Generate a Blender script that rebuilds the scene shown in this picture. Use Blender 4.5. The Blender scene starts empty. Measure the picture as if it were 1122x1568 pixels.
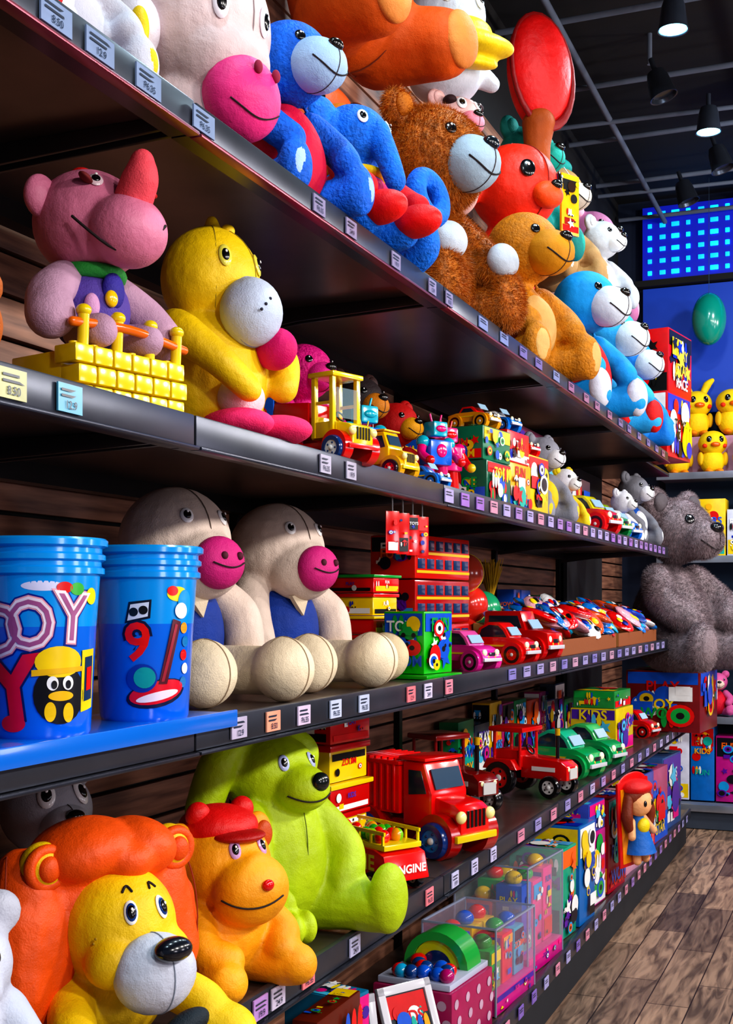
import bpy,bmesh,math,random
import numpy as np
from mathutils import Vector,Matrix,Euler
from math import sin,cos,pi,radians,sqrt
scene=bpy.context.scene
# ---------------------------------------------------------------- materials
MATS={}
def lin(h):
    c=[int(h[i:i+2],16)/255 for i in (0,2,4)]
    c=[x/12.92 if x<.04045 else ((x+.055)/1.055)**2.4 for x in c]
    g=sum(c)/3; c=[min(1,max(.002,g+(x-g)*1.12)) for x in c]
    return c+[1]
def M(spec):
    if spec in MATS: return MATS[spec]
    kind,hx=spec.split(':')[:2]
    m=bpy.data.materials.new(spec.replace(':','_')); m.use_nodes=True
    nt=m.node_tree; N=nt.nodes; L=nt.links; p=N['Principled BSDF']
    col=lin(hx); p.inputs['Base Color'].default_value=col
    def noise(scale,detail=3,coord='Object'):
        tc=N.new('ShaderNodeTexCoord'); n=N.new('ShaderNodeTexNoise'); n.inputs['Scale'].default_value=scale; n.inputs['Detail'].default_value=detail
        L.new(tc.outputs[coord],n.inputs['Vector']); return n
    def bump(n,st,dist):
        bp=N.new('ShaderNodeBump'); bp.inputs['Strength'].default_value=st; bp.inputs['Distance'].default_value=dist
        L.new(n.outputs[0],bp.inputs['Height']); L.new(bp.outputs[0],p.inputs['Normal']); return bp
    def vary(scale,lo,hi):
        n=noise(scale,5); r=N.new('ShaderNodeValToRGB'); r.color_ramp.elements[0].position=.3; r.color_ramp.elements[1].position=.7
        r.color_ramp.elements[0].color=[min(1,c*lo) for c in col[:3]]+[1]; r.color_ramp.elements[1].color=[min(1,c*hi) for c in col[:3]]+[1]
        L.new(n.outputs[0],r.inputs[0]); L.new(r.outputs[0],p.inputs['Base Color'])
    if kind in('plush','vinyl'):
        v=kind=='vinyl'
        p.inputs['Roughness'].default_value=.52 if v else .66; p.inputs['Specular IOR Level'].default_value=.4 if v else .3
        vary(9,.76,1.08)
        n=noise(380,3); b1=bump(n,.35 if v else .55,.002)
        n2=noise(15,5); b2=N.new('ShaderNodeBump'); b2.inputs['Strength'].default_value=.5; b2.inputs['Distance'].default_value=.018
        L.new(n2.outputs[0],b2.inputs['Height']); L.new(b2.outputs[0],b1.inputs['Normal'])
    elif kind=='fuzz':
        p.inputs['Roughness'].default_value=.6; p.inputs['Specular IOR Level'].default_value=.3
        vary(45,.72,1.15); bump(noise(130,5),.9,.007)
    elif kind=='fur':
        p.inputs['Roughness'].default_value=.5
        vary(45,.62,1.3); bump(noise(150,4),.8,.006)
    elif kind=='plastic':
        p.inputs['Roughness'].default_value=.2; p.inputs['Coat Weight'].default_value=.4; p.inputs['Coat Roughness'].default_value=.08
    elif kind=='paper':
        p.inputs['Roughness'].default_value=.3; vary(25,.85,1.04)
    elif kind=='metal':
        p.inputs['Metallic'].default_value=.7; p.inputs['Roughness'].default_value=.3; vary(6,.8,1.2)
    elif kind=='matte':
        p.inputs['Roughness'].default_value=.8; vary(8,.85,1.1)
    elif kind=='card':
        p.inputs['Roughness'].default_value=.75; bump(noise(90,3),.2,.003)
    elif kind=='clear':
        p.inputs['Roughness'].default_value=.06; p.inputs['Alpha'].default_value=.12; p.inputs['Coat Weight'].default_value=1
    elif kind=='foil':
        p.inputs['Roughness'].default_value=.15; p.inputs['Coat Weight'].default_value=1; bump(noise(70,3),.6,.006); 
    elif kind=='emit':
        p.inputs['Emission Color'].default_value=col; p.inputs['Emission Strength'].default_value=float(spec.split(':')[2])
    MATS[spec]=m; return m
# ---------------------------------------------------------------- builder
def rm(r): return np.array(Euler([radians(a) for a in r]).to_matrix())
_sph={}
def sph(nu,nv):
    if (nu,nv) in _sph: return _sph[(nu,nv)]
    v=[(0,0,1)]
    for j in range(1,nv):
        t=pi*j/nv
        for i in range(nu):
            a=2*pi*i/nu; v.append((sin(t)*cos(a),sin(t)*sin(a),cos(t)))
    v.append((0,0,-1)); f=[]
    for i in range(nu): f.append((0,1+i,1+(i+1)%nu))
    for j in range(nv-2):
        for i in range(nu):
            a=1+j*nu+i; b=1+j*nu+(i+1)%nu; f.append((a,a+nu,b+nu,b))
    o=1+(nv-2)*nu; l=len(v)-1
    for i in range(nu): f.append((o+i,l,o+(i+1)%nu))
    _sph[(nu,nv)]=(np.array(v),f); return _sph[(nu,nv)]
_txt={}
def txt(word,off=0):
    if (word,off) in _txt: return _txt[(word,off)]
    c=bpy.data.curves.new('t','FONT'); c.body=word; c.align_x='CENTER'; c.align_y='CENTER'; c.offset=off; c.resolution_u=3
    o=bpy.data.objects.new('t',c); scene.collection.objects.link(o)
    dg=bpy.context.evaluated_depsgraph_get(); me=o.evaluated_get(dg).to_mesh()
    v=np.array([tuple(x.co) for x in me.vertices]).reshape(-1,3); f=[tuple(x.vertices) for x in me.polygons]
    o.evaluated_get(dg).to_mesh_clear(); bpy.data.objects.remove(o); bpy.data.curves.remove(c)
    _txt[(word,off)]=(v,f); return v,f
FURJOBS=[]
class B:
    def __init__(s,name,loc=(0,0,0),yaw=0,pitch=0,roll=0,soft=0,scale=1):
        s.name=name; s.loc=loc; s.rot=(radians(roll),radians(pitch),radians(yaw)); s.g={}; s.soft=soft; s.scale=scale
    def add(s,v,f,m,soft=False):
        v=np.asarray(v,float)
        k=(m,bool(soft and s.soft)); G=s.g.setdefault(k,[[],[],0])
        o=G[2]; G[0].append(v); G[1].extend([tuple(i+o for i in q) for q in f]); G[2]+=len(v)
    def ell(s,c,r,m,rot=(0,0,0),tap=0,soft=False,nu=24,nv=16):
        v,f=sph(nu,nv); v=v.copy()
        if tap: k=1-tap*v[:,2]; v[:,0]*=k; v[:,1]*=k
        v=v*np.array(r if hasattr(r,'__len__') else (r,r,r)); v=v@rm(rot).T+np.array(c); s.add(v,f,m,soft)
    def S(s,c,r,m,rot=(0,0,0),tap=0): s.ell(c,r,m,rot,tap,True)
    def tube(s,pts,rad,m,soft=False,n=14,sub=6,flat=1):
        P=[np.array(p,float) for p in pts]
        if not hasattr(rad,'__len__'): rad=[rad]*len(P)
        Q=[];RR=[]
        for i in range(len(P)-1):
            p0=P[max(i-1,0)];p1=P[i];p2=P[i+1];p3=P[min(i+2,len(P)-1)]
            for k in range(sub):
                t=k/sub; Q.append(.5*((2*p1)+(-p0+p2)*t+(2*p0-5*p1+4*p2-p3)*t*t+(-p0+3*p1-3*p2+p3)*t**3)); RR.append(rad[i]*(1-t)+rad[i+1]*t)
        Q.append(P[-1]); RR.append(rad[-1])
        T=[]
        for i in range(len(Q)):
            d=Q[min(i+1,len(Q)-1)]-Q[max(i-1,0)]; T.append(d/(np.linalg.norm(d)+1e-9))
        rings=[]
        for k in range(5,0,-1):
            a=pi/2*k/5.5; rings.append((Q[0]-T[0]*RR[0]*sin(a),T[0],RR[0]*cos(a)))
        for q,t,r in zip(Q,T,RR): rings.append((q,t,r))
        for k in range(1,6):
            a=pi/2*k/5.5; rings.append((Q[-1]+T[-1]*RR[-1]*sin(a),T[-1],RR[-1]*cos(a)))
        u=np.cross(T[0],(0,0,1)); 
        if np.linalg.norm(u)<.1: u=np.cross(T[0],(0,1,0))
        V=[]
        for q,t,r in rings:
            u=u-t*np.dot(u,t); u/=np.linalg.norm(u); w=np.cross(t,u)
            for i in range(n):
                a=2*pi*i/n; V.append(q+r*(cos(a)*u+flat*sin(a)*w))
        f=[]
        nr=len(rings)
        for j in range(nr-1):
            for i in range(n): f.append((j*n+i,j*n+(i+1)%n,(j+1)*n+(i+1)%n,(j+1)*n+i))
        f.append(tuple(range(n-1,-1,-1))); f.append(tuple((nr-1)*n+i for i in range(n)))
        s.add(V,f,m,soft)
    def ST(s,pts,rad,m): s.tube(pts,rad,m,True)
    def bm(s,bm,m,rot=(0,0,0),c=(0,0,0)):
        bm.verts.ensure_lookup_table(); v=np.array([tuple(x.co) for x in bm.verts]); idx={x:i for i,x in enumerate(bm.verts)}
        f=[tuple(idx[x] for x in q.verts) for q in bm.faces]; bm.free(); s.add(v@rm(rot).T+np.array(c),f,m)
    def box(s,c,sz,m,rot=(0,0,0),bev=0):
        b=bmesh.new(); bmesh.ops.create_cube(b,size=1); bmesh.ops.scale(b,vec=sz,verts=b.verts)
        if bev: bmesh.ops.bevel(b,geom=b.edges[:],offset=bev,segments=2,profile=.6,affect='EDGES')
        s.bm(b,m,rot,c)
    def prism(s,poly,w,m,c=(0,0,0),rot=(0,0,0),bev=0):
        b=bmesh.new(); vs=[b.verts.new((x,-w/2,z)) for x,z in poly]; f=b.faces.new(vs)
        r=bmesh.ops.extrude_face_region(b,geom=[f]); bmesh.ops.translate(b,vec=(0,w,0),verts=[g for g in r['geom'] if isinstance(g,bmesh.types.BMVert)])
        bmesh.ops.recalc_face_normals(b,faces=b.faces)
        if bev: bmesh.ops.bevel(b,geom=b.edges[:],offset=bev,segments=2,profile=.6,affect='EDGES')
        s.bm(b,m,rot,c)
    def lathe(s,prof,m,c=(0,0,0),rot=(0,0,0),n=32):
        V=[];f=[]
        for r,z in prof:
            for i in range(n): V.append((r*cos(2*pi*i/n),r*sin(2*pi*i/n),z))
        for j in range(len(prof)-1):
            for i in range(n): f.append((j*n+i,j*n+(i+1)%n,(j+1)*n+(i+1)%n,(j+1)*n+i))
        f.append(tuple(range(n-1,-1,-1))); f.append(tuple((len(prof)-1)*n+i for i in range(n)))
        s.add(np.array(V)@rm(rot).T+np.array(c),f,m)
    def cyl(s,p0,p1,r,m,n=16,r1=None):
        p0=np.array(p0,float);p1=np.array(p1,float);d=p1-p0;L=np.linalg.norm(d);q=Vector(d).to_track_quat('Z','Y').to_matrix()
        r1=r if r1 is None else r1; V=[];f=[]
        for rr,z in((r,0),(r1,L)):
            for i in range(n): V.append((rr*cos(2*pi*i/n),rr*sin(2*pi*i/n),z))
        for i in range(n): f.append((i,(i+1)%n,n+(i+1)%n,n+i))
        f.append(tuple(range(n-1,-1,-1))); f.append(tuple(n+i for i in range(n)))
        s.add(np.array(V)@np.array(q).T+p0,f,m)
    def torus(s,c,R,r,m,rot=(0,0,0),n=24,k=10,sc=(1,1,1),soft=False):
        V=[];f=[]
        for i in range(n):
            a=2*pi*i/n
            for j in range(k):
                b=2*pi*j/k; V.append(((R+r*cos(b))*cos(a)*sc[0],(R+r*cos(b))*sin(a)*sc[1],r*sin(b)*sc[2]))
        for i in range(n):
            for j in range(k): f.append((i*k+j,((i+1)%n)*k+j,((i+1)%n)*k+(j+1)%k,i*k+(j+1)%k))
        s.add(np.array(V)@rm(rot).T+np.array(c),f,m,soft)
    def disc(s,p,nrm,ru,rv,th,m,up=(0,0,1)):
        nrm=np.array(nrm,float);nrm/=np.linalg.norm(nrm);up=np.array(up,float)
        u=np.cross(up,nrm);u/=np.linalg.norm(u);w=np.cross(nrm,u)
        v,f=sph(16,8); s.add(np.array(p)+v[:,:1]*ru*u+v[:,1:2]*rv*w+v[:,2:3]*th*nrm,f,m)
    def surf(s,c,r,az,el):
        a=radians(az);e=radians(el);d=np.array((cos(e)*cos(a),cos(e)*sin(a),sin(e)));r=np.array(r,float)
        return np.array(c)+d*r,(d/r)/np.linalg.norm(d/r)
    def eye(s,c,r,az,el,z,white='plastic:f4f4f4',iris=None,ratio=1.4):
        p,n=s.surf(c,r,az,el)
        if white: s.disc(p,n,z,z*ratio,z*.35,white); p=p+n*z*.25
        if iris: s.disc(p,n,z*.75,z*.75*ratio,z*.3,iris); p=p+n*z*.15
        s.disc(p,n,z*.6 if white else z,(z*.6 if white else z)*ratio*.95,z*.3,'plastic:08080c')
        s.disc(p+n*z*.3+np.array((0,0,z*.35)),n,z*.18,z*.22,z*.1,'plastic:ffffff')  # eye highlight put in as a small white disc
    def smile(s,c,r,az0,az1,el0,dip,w,m='matte:1a0c10'):
        P=[]
        for i in range(7):
            t=i/6; p,n=s.surf(c,r,az0+(az1-az0)*t,el0-dip*sin(pi*t)); P.append(p)
        s.tube(P,w,m,n=6,sub=2)
    def seam(s,c,r,rot,m,k=.0012,sc=1.003):
        R=rm(rot)
        P=[np.array(c)+(R@np.array((cos(2*pi*i/40)*r[0]*sc,0,sin(2*pi*i/40)*r[2]*sc))) for i in range(41)]
        s.tube(P,k,m,n=5,sub=1)
    def poly(s,pts,m):
        s.add(pts,[tuple(range(len(pts)))],m)
    def done(s,voxel=None):
        soft=[k for k in s.g if k[1]]; hard=[k for k in s.g if not k[1]]
        def mk(nm,keys):
            me=bpy.data.meshes.new(nm); V=[];F=[];MI=[];o=0
            for i,k in enumerate(keys):
                G=s.g[k]; V.append(np.vstack(G[0])); F+= [tuple(a+o for a in q) for q in G[1]]; MI+=[i]*len(G[1]); o+=G[2]; me.materials.append(M(k[0]))
            me.from_pydata((np.vstack(V)*s.scale).tolist(),[],F); me.polygons.foreach_set('material_index',MI)
            me.polygons.foreach_set('use_smooth',[True]*len(F)); me.update()
            return me
        if soft:
            top=bpy.data.objects.new(s.name,None); top.empty_display_size=.05; scene.collection.objects.link(top)
            for i,k in enumerate(soft):
                me=mk('cloth',[k]); ob=bpy.data.objects.new('stuffed_part_%d'%(i+1),me); scene.collection.objects.link(ob); ob.parent=top
                r=ob.modifiers.new('r','REMESH'); r.mode='VOXEL'; r.voxel_size=s.soft; r.use_smooth_shade=True
                q=ob.modifiers.new('s','SMOOTH'); q.iterations=4; q.factor=.5
                if k[0].startswith('fur'): FURJOBS.append((ob,top,k[0]))
            if hard:
                me=mk('details',hard); me.set_sharp_from_angle(angle=radians(38)); ob=bpy.data.objects.new('details',me); scene.collection.objects.link(ob); ob.parent=top
        else:
            me=mk(s.name,hard); me.set_sharp_from_angle(angle=radians(38)); top=bpy.data.objects.new(s.name,me); scene.collection.objects.link(top)
        top.location=s.loc; top.rotation_euler=s.rot
        return top
# ---------------------------------------------------------------- graphics for printed boxes
WORDS=['TOY','FUN','CARS','WOW','KIDS','PLAY','ZOOM','GO','STAR','JOY','TOYS','RACE']
def gfx(b,O,U,V,w,h,seed,pal,n=8):
    r=random.Random(seed); O=np.array(O,float);U=np.array(U,float);V=np.array(V,float);Nn=np.cross(U,V)
    for i in range(n):
        t=r.choice(['c','c','r','s','w','f','o','k']); col='paper:'+r.choice(pal); e=Nn*(.0007*(i+1))
        m=min(w,h); z=m*r.uniform(.1,.24); x=r.uniform(-1,1)*(w/2-z*1.05); y=r.uniform(-1,1)*(h/2-z*1.05)
        if i==0: 
            hh=h*r.uniform(.2,.4); y=r.choice([-1,1])*(h/2-hh/2-.002); b.poly([O+e+U*a*(w/2-.002)+V*(y+c*hh/2) for a,c in((-1,-1),(1,-1),(1,1),(-1,1))],col)
        elif t=='c': b.poly([O+e+U*(x+z*cos(a))+V*(y+z*sin(a)) for a in np.linspace(0,2*pi,18,endpoint=False)],col)
        elif t=='o': 
            for k,cc in((1,col),(.7,'paper:'+r.choice(pal)),(.3,'paper:101018')): b.poly([O+e*(1+.1*(1-k))+Nn*.0003*(1-k)+U*(x+k*z*cos(a))+V*(y+k*z*.8*sin(a)) for a in np.linspace(0,2*pi,16,endpoint=False)],cc)
        elif t=='r': b.poly([O+e+U*(x+a*z)+V*(y+c*z*.6) for a,c in((-1,-1),(1,-1),(1,1),(-1,1))],col)
        elif t=='s': b.poly([O+e+U*(x+z*(1 if k%2 else .45)*cos(k*pi/5))+V*(y+z*(1 if k%2 else .45)*sin(k*pi/5)) for k in range(10)],col)
        elif t=='k':
            b.poly([O+e+U*(x+z*a)+V*(y+z*c) for a,c in((-1,-.3),(1,-.3),(1,.05),(.5,.1),(.2,.5),(-.5,.5),(-.7,.1),(-1,.1))],col)
            for q in(-.55,.55): b.poly([O+e+Nn*.0002+U*(x+z*q+z*.24*cos(a))+V*(y-z*.3+z*.24*sin(a)) for a in np.linspace(0,2*pi,12,endpoint=False)],'paper:101018')
        elif t=='f':
            for k in range(3): b.poly([O+e+U*(x+z*(k-1)*.7+z*.3*cos(a))+V*(y+z*.9*sin(a)) for a in np.linspace(0,2*pi,12,endpoint=False)],'paper:'+r.choice(pal))
        else:
            v,f=txt(r.choice(WORDS),.02); sz=min(w*.34,h*.34,.08); x*=.4
            b.add(O+e+v[:,:1]*sz*U+(v[:,1:2]*sz+y)*V,f,col)
PALS=[['e01818','f4d010','ffffff','1838b0','101010'],['18a048','f4d010','ffffff','e02020','2060d0'],['e83090','60c8f0','ffffff','f8e020','5030a0'],['1060d0','f0f0f0','f8b010','d01818','20b0a0'],['f07010','ffffff','6020a0','20a0e0','101020']]
def pack(name,Y,Dx,z,sx,sy,sz,base,seed,yaw=0,n=9,top=True,roll=0):
    b=B(name,(-Dx,Y,z+.001),yaw,roll=roll); b.box((0,0,sz/2),(sx,sy,sz),'paper:'+base,bev=min(.004,sx*.1))
    pal=PALS[seed%5]; e=.001
    gfx(b,(sx/2+e,0,sz/2),(0,1,0),(0,0,1),sy*.96,sz*.96,seed,pal,n+4)
    gfx(b,(0,-sy/2-e,sz/2),(1,0,0),(0,0,1),sx*.96,sz*.96,seed+50,pal,n+2)
    if top: gfx(b,(0,0,sz+e),(1,0,0),(0,1,0),sx*.94,sy*.94,seed+90,pal,max(4,n-3))
    return b.done()
# ---------------------------------------------------------------- room
T=[.20,.738,1.238,1.725,2.225]
def floor():
    b=B('floor'); b.box((.8,4,-.05),(5.2,14,.1),'floorwood:5a5048'); 
    m=bpy.data.materials.new('floor_planks'); MATS['floorwood:5a5048']=m; m.use_nodes=True; nt=m.node_tree;N=nt.nodes;L=nt.links;p=N['Principled BSDF']
    tc=N.new('ShaderNodeTexCoord'); mp=N.new('ShaderNodeMapping'); mp.inputs['Rotation'].default_value=(0,0,pi/2); L.new(tc.outputs['Object'],mp.inputs[0])
    br=N.new('ShaderNodeTexBrick'); br.inputs['Color1'].default_value=lin('66564e'); br.inputs['Color2'].default_value=lin('b89c88'); br.inputs['Mortar'].default_value=lin('241c1a')
    br.inputs['Scale'].default_value=1; br.inputs['Mortar Size'].default_value=.0025; br.inputs['Brick Width'].default_value=.75; br.inputs['Row Height'].default_value=.15; br.offset=.37; L.new(mp.outputs[0],br.inputs[0])
    mp2=N.new('ShaderNodeMapping'); mp2.inputs['Scale'].default_value=(9,1.1,1); L.new(tc.outputs['Object'],mp2.inputs[0])
    n=N.new('ShaderNodeTexNoise'); n.inputs['Scale'].default_value=2.6; n.inputs['Detail'].default_value=9; n.inputs['Distortion'].default_value=1.6; L.new(mp2.outputs[0],n.inputs[0])
    r=N.new('ShaderNodeValToRGB'); r.color_ramp.elements[0].position=.35; r.color_ramp.elements[0].color=(.2,.18,.17,1); r.color_ramp.elements[1].position=.62; r.color_ramp.elements[1].color=(1.15,1.08,1.0,1); L.new(n.outputs[0],r.inputs[0])
    mx=N.new('ShaderNodeMix'); mx.data_type='RGBA'; mx.blend_type='MULTIPLY'; mx.inputs[0].default_value=.9; L.new(br.outputs[0],mx.inputs[6]); L.new(r.outputs[0],mx.inputs[7]); L.new(mx.outputs[2],p.inputs['Base Color'])
    p.inputs['Roughness'].default_value=.38
    b.done()
floor()
b=B('ceiling'); b.box((.8,4,4.25),(5.2,14,.1),'matte:07090d'); b.done()
b=B('wall_left')
b.box((-1.66,3.4,2.1),(.06,10.6,4.2),'matte:0c0a0a')
z=.05
while z<3.6:
    b.box((-1.615,3.4,z+.04),(.025,10.6,.078),'slat:6b4a3c',bev=.003); z+=.087
m=bpy.data.materials.new('slatwall_wood'); MATS['slat:6b4a3c']=m; m.use_nodes=True; N=m.node_tree.nodes;L=m.node_tree.links;p=N['Principled BSDF']
tc=N.new('ShaderNodeTexCoord');mp=N.new('ShaderNodeMapping');mp.inputs['Scale'].default_value=(1,1.2,18);n=N.new('ShaderNodeTexNoise');n.inputs['Scale'].default_value=3;n.inputs['Detail'].default_value=8;r=N.new('ShaderNodeValToRGB');r.color_ramp.elements[0].color=lin('5e3e34');r.color_ramp.elements[1].color=lin('ac7e68');r.color_ramp.elements[0].position=.3;r.color_ramp.elements[1].position=.7
L.new(tc.outputs['Object'],mp.inputs[0]);L.new(mp.outputs[0],n.inputs[0]);L.new(n.outputs[0],r.inputs[0]);L.new(r.outputs[0],p.inputs['Base Color']);p.inputs['Roughness'].default_value=.5
b.done()
b=B('wall_back'); b.box((.8,8.68,2.1),(5.2,.1,4.2),'matte:0a1830'); b.done()
b=B('wall_right'); b.box((3.35,4,2.1),(.1,14,4.2),'matte:70747c'); b.done()
# left shelving
YS=[.49,1.73,2.97,4.21,5.45,6.69]
LIP='metal:4a4d57'; UND='metal:6a5e5a'
for li,t in enumerate(T):
    b=B('display_shelf'); 
    y1=6.69 if li>=2 else 7.6
    if li==0:
        b.box((-1.29,(0.49+y1)/2,t-.012),(.572,y1-.49,.02),UND,bev=.002)
        b.box((-1.012,(.49+y1)/2,t-.02),(.02,y1-.49,.055),LIP,bev=.003)
        b.box((-1.04,(.49+y1)/2,.08),(.02,y1-.49,.155),'matte:1d1f25')
    else:
        ys=YS if li>=2 else YS+[7.6]
        for i in range(len(ys)-1):
            a,c=ys[i]+.003,ys[i+1]-.003; mid=(a+c)/2
            b.box((-1.29,mid,t-.008),(.572,c-a,.014),UND)
            b.box((-1.006,mid,t-.018),(.014,c-a,.05),LIP,bev=.003)
            b.box((-1.0,mid,t-.047),(.022,c-a,.006),'metal:8a4a58' if li==4 else 'metal:3a3d48',bev=.002)  # top shelf's reddish edge: coloured glints put into the metal's colour
            b.box((-1.03,mid,t-.03),(.03,c-a,.03),'metal:3c383e')
            b.box((-1.555,mid,t-.035),(.04,c-a,.04),'metal:2c2a2c')
            for yy in(a+.012,c-.012):
                b.prism([(-.27,0),(.27,0),(.27,-.02),(-.1,-.035),(-.27,-.055)],.008,'metal:3a383c',c=(-1.3,yy,t-.016),bev=.001)
    b.done()
b=B('shelf_upright_post')
for y in YS: b.box((-1.591,y,1.5),(.022,.03,3.0),'metal:1a1a1e')
b.done()
b=B('price_tags'); r=random.Random(3)
def tag(y,z,w,h,col,n=1):
    w*=.9;h*=.85
    tf='paper:'+col; b.box((-.9965+.001,y,z),(.003,w,h),tf)
    x=-.9925
    for k in range(2):
        hh=h*.09; b.poly([(x,y-w*.4,z+h*(.22-.2*k)),(x,y+w*r.uniform(.0,.4),z+h*(.22-.2*k)),(x,y+w*.2,z+h*(.22-.2*k)+hh),(x,y-w*.4,z+h*(.22-.2*k)+hh)],'paper:303848')
    if n:
        v,f=txt(r.choice(['19.9','24.9','8.50','P6.35','12.9']),.01); b.add(np.column_stack([np.full(len(v),x+.0003),y+v[:,0]*h*.4,z-h*.25+v[:,1]*h*.4]),f,'paper:20304a')
for y in (1.36,1.46,1.585,1.75): tag(y,T[4]-.02,.075,.042,'8494b4')
for y in (2.2,2.36,2.62,2.87,3.0): tag(y,T[4]-.02,.06,.04,'9088a8')
y=3.3
while y<6.6: tag(y,T[4]-.02,.09,.036,r.choice(['7a70a8','8894c0','a07090']),0); y+=r.uniform(.18,.26)
for y,c in((1.27,'b8b888'),(1.39,'60a8c8')): tag(y,T[3]-.02,.06,.045,c)
for y in (2.23,2.36): tag(y,T[3]-.02,.055,.042,'b8b4c8')
y=3.0
while y<6.6: tag(y,T[3]-.02,.075,.04,r.choice(['d098b0','a888c8','b0a8d8','a078c8']),0); y+=.135
for y,c in((1.87,'c0b8d0'),(2.0,'f0a890'),(2.13,'d8c8e0'),(2.28,'c8d0e8'),(2.43,'c8d0e8'),(2.72,'f08890'),(2.84,'d8d0e8'),(3.0,'f098a8')): tag(y,T[2]-.018,.06,.042,c)
y=3.6
while y<6.6: tag(y,T[2]-.018,.085,.038,r.choice(['a8a0d0','9088c8','c8a0b8']),0); y+=.17
for y,c in((1.95,'c098d8'),(2.02,'d0c8e0'),(2.15,'f08890'),(2.38,'c8c8e8'),(2.62,'d0ccf0'),(2.85,'f08c98'),(3.05,'c8c8e8'),(3.22,'d0ccf0'),(3.4,'d0ccf0')): tag(y,T[1]-.018,.06,.045,c)
y=3.7
while y<7.4: tag(y,T[1]-.018,.08,.042,r.choice(['c0b8e0','d890a8','a098d0']),0); y+=.21
y=2.9
while y<7.4: tag(y,T[0]-.02,.06,.042,r.choice(['a080c8','8870c0','c098c8','b0acdc'])if r.random()<.8 else 'e098b0',0); y+=.16
b.done()
# ---------------------------------------------------------------- generic plush
def plush(name,Y,Dx,z,Ht,yaw,c,head=None,muz=None,belly=None,feet=None,ear='round',earc=None,earin=None,nose='plastic:14100e',eyes='dot',kind='plush',soft=1,roll=0,pitch=0,arms=1,legs=1,shirt=None,mscale=1,ext=None,eyec=None,hat=None,hs=1,ll=1,legr=1):
    b=B(name,(-Dx,Y,z),yaw,roll=roll,pitch=pitch,soft=Ht*.018 if soft else 0); k=kind+':'
    cc=k+c; hd=k+(head or c); fc=k+(feet or c); s=Ht
    def P(*a): return tuple(x*s for x in a)
    b.S(P(0,0,.27),P(.2,.21,.27),(kind if not shirt else 'plush')+':'+(shirt or c),tap=.18)
    hc,hr=P(.04,0,.72),P(.2*hs,.21*hs,.195*hs); b.S(hc,hr,hd)
    mc,mr=P(.04+.17*hs,0,.67),P(.11*mscale,.12*mscale,.1*mscale)
    if muz: b.ell(mc,mr,'plush:'+muz)
    else: b.S(mc,mr,hd)
    if nose: b.ell((mc[0]+mr[0]*.8,0,mc[2]+mr[2]*.55),P(.032,.045,.03),nose)
    b.seam(mc,mr,(0,0,0),'matte:3a2a2a',k=.0025*s)
    b.smile(mc,(mr[0]*1.01,mr[1]*1.01,mr[2]*1.01),-55,55,-5,28,.004*s)
    for sg in(-1,1):
        if eyes=='dot': b.eye(hc,hr,sg*33,18,.026*s,white=None,ratio=1.1)
        elif eyes=='oval': b.eye(hc,hr,sg*27,28,.04*s,ratio=1.5,iris=eyec)
        if ear=='round':
            b.S(P(0,sg*.17*hs,.72+.16*hs),P(.05,.085,.085),k+(earc or c),rot=(sg*-20,0,0)); b.ell(P(.035,sg*.172*hs,.72+.16*hs),P(.03,.055,.055),'plush:'+(earin or c))
        elif ear=='up': b.ST([P(0,sg*.1,.88),P(-.02,sg*.16,1.0),P(.0,sg*.2,1.08)],[.04*s,.06*s,.04*s],k+(earc or c))
        if arms: b.ST([P(.03,sg*.17,.47),P(.12,sg*.25,.36),P(.22,sg*.2,.27)],[.075*s,.08*s,.075*s],cc)
        if legs:
            b.ST([P(.04,sg*.13,.1),P(.22*ll,sg*.19,.1),P(.36*ll,sg*.22,.1)],[.1*s*legr,.095*s*legr,.09*s*legr],cc)
            b.S(P(.4*ll,sg*.23,.13),P(.06,.095,.125),fc); b.ell(P(.44*ll,sg*.235,.13),P(.03,.065,.09),'plush:'+(feet or belly or muz or c))
    if belly: b.ell(P(.07,0,.27),P(.155,.15,.2),'plush:'+belly)
    if hat: b.S(P(0,0,.92),P(.15,.16,.08),'plush:'+hat); b.ell(P(0,0,1.01),P(.04,.04,.04),'plush:'+hat)
    if ext: ext(b,P)
    return b.done()
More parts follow.
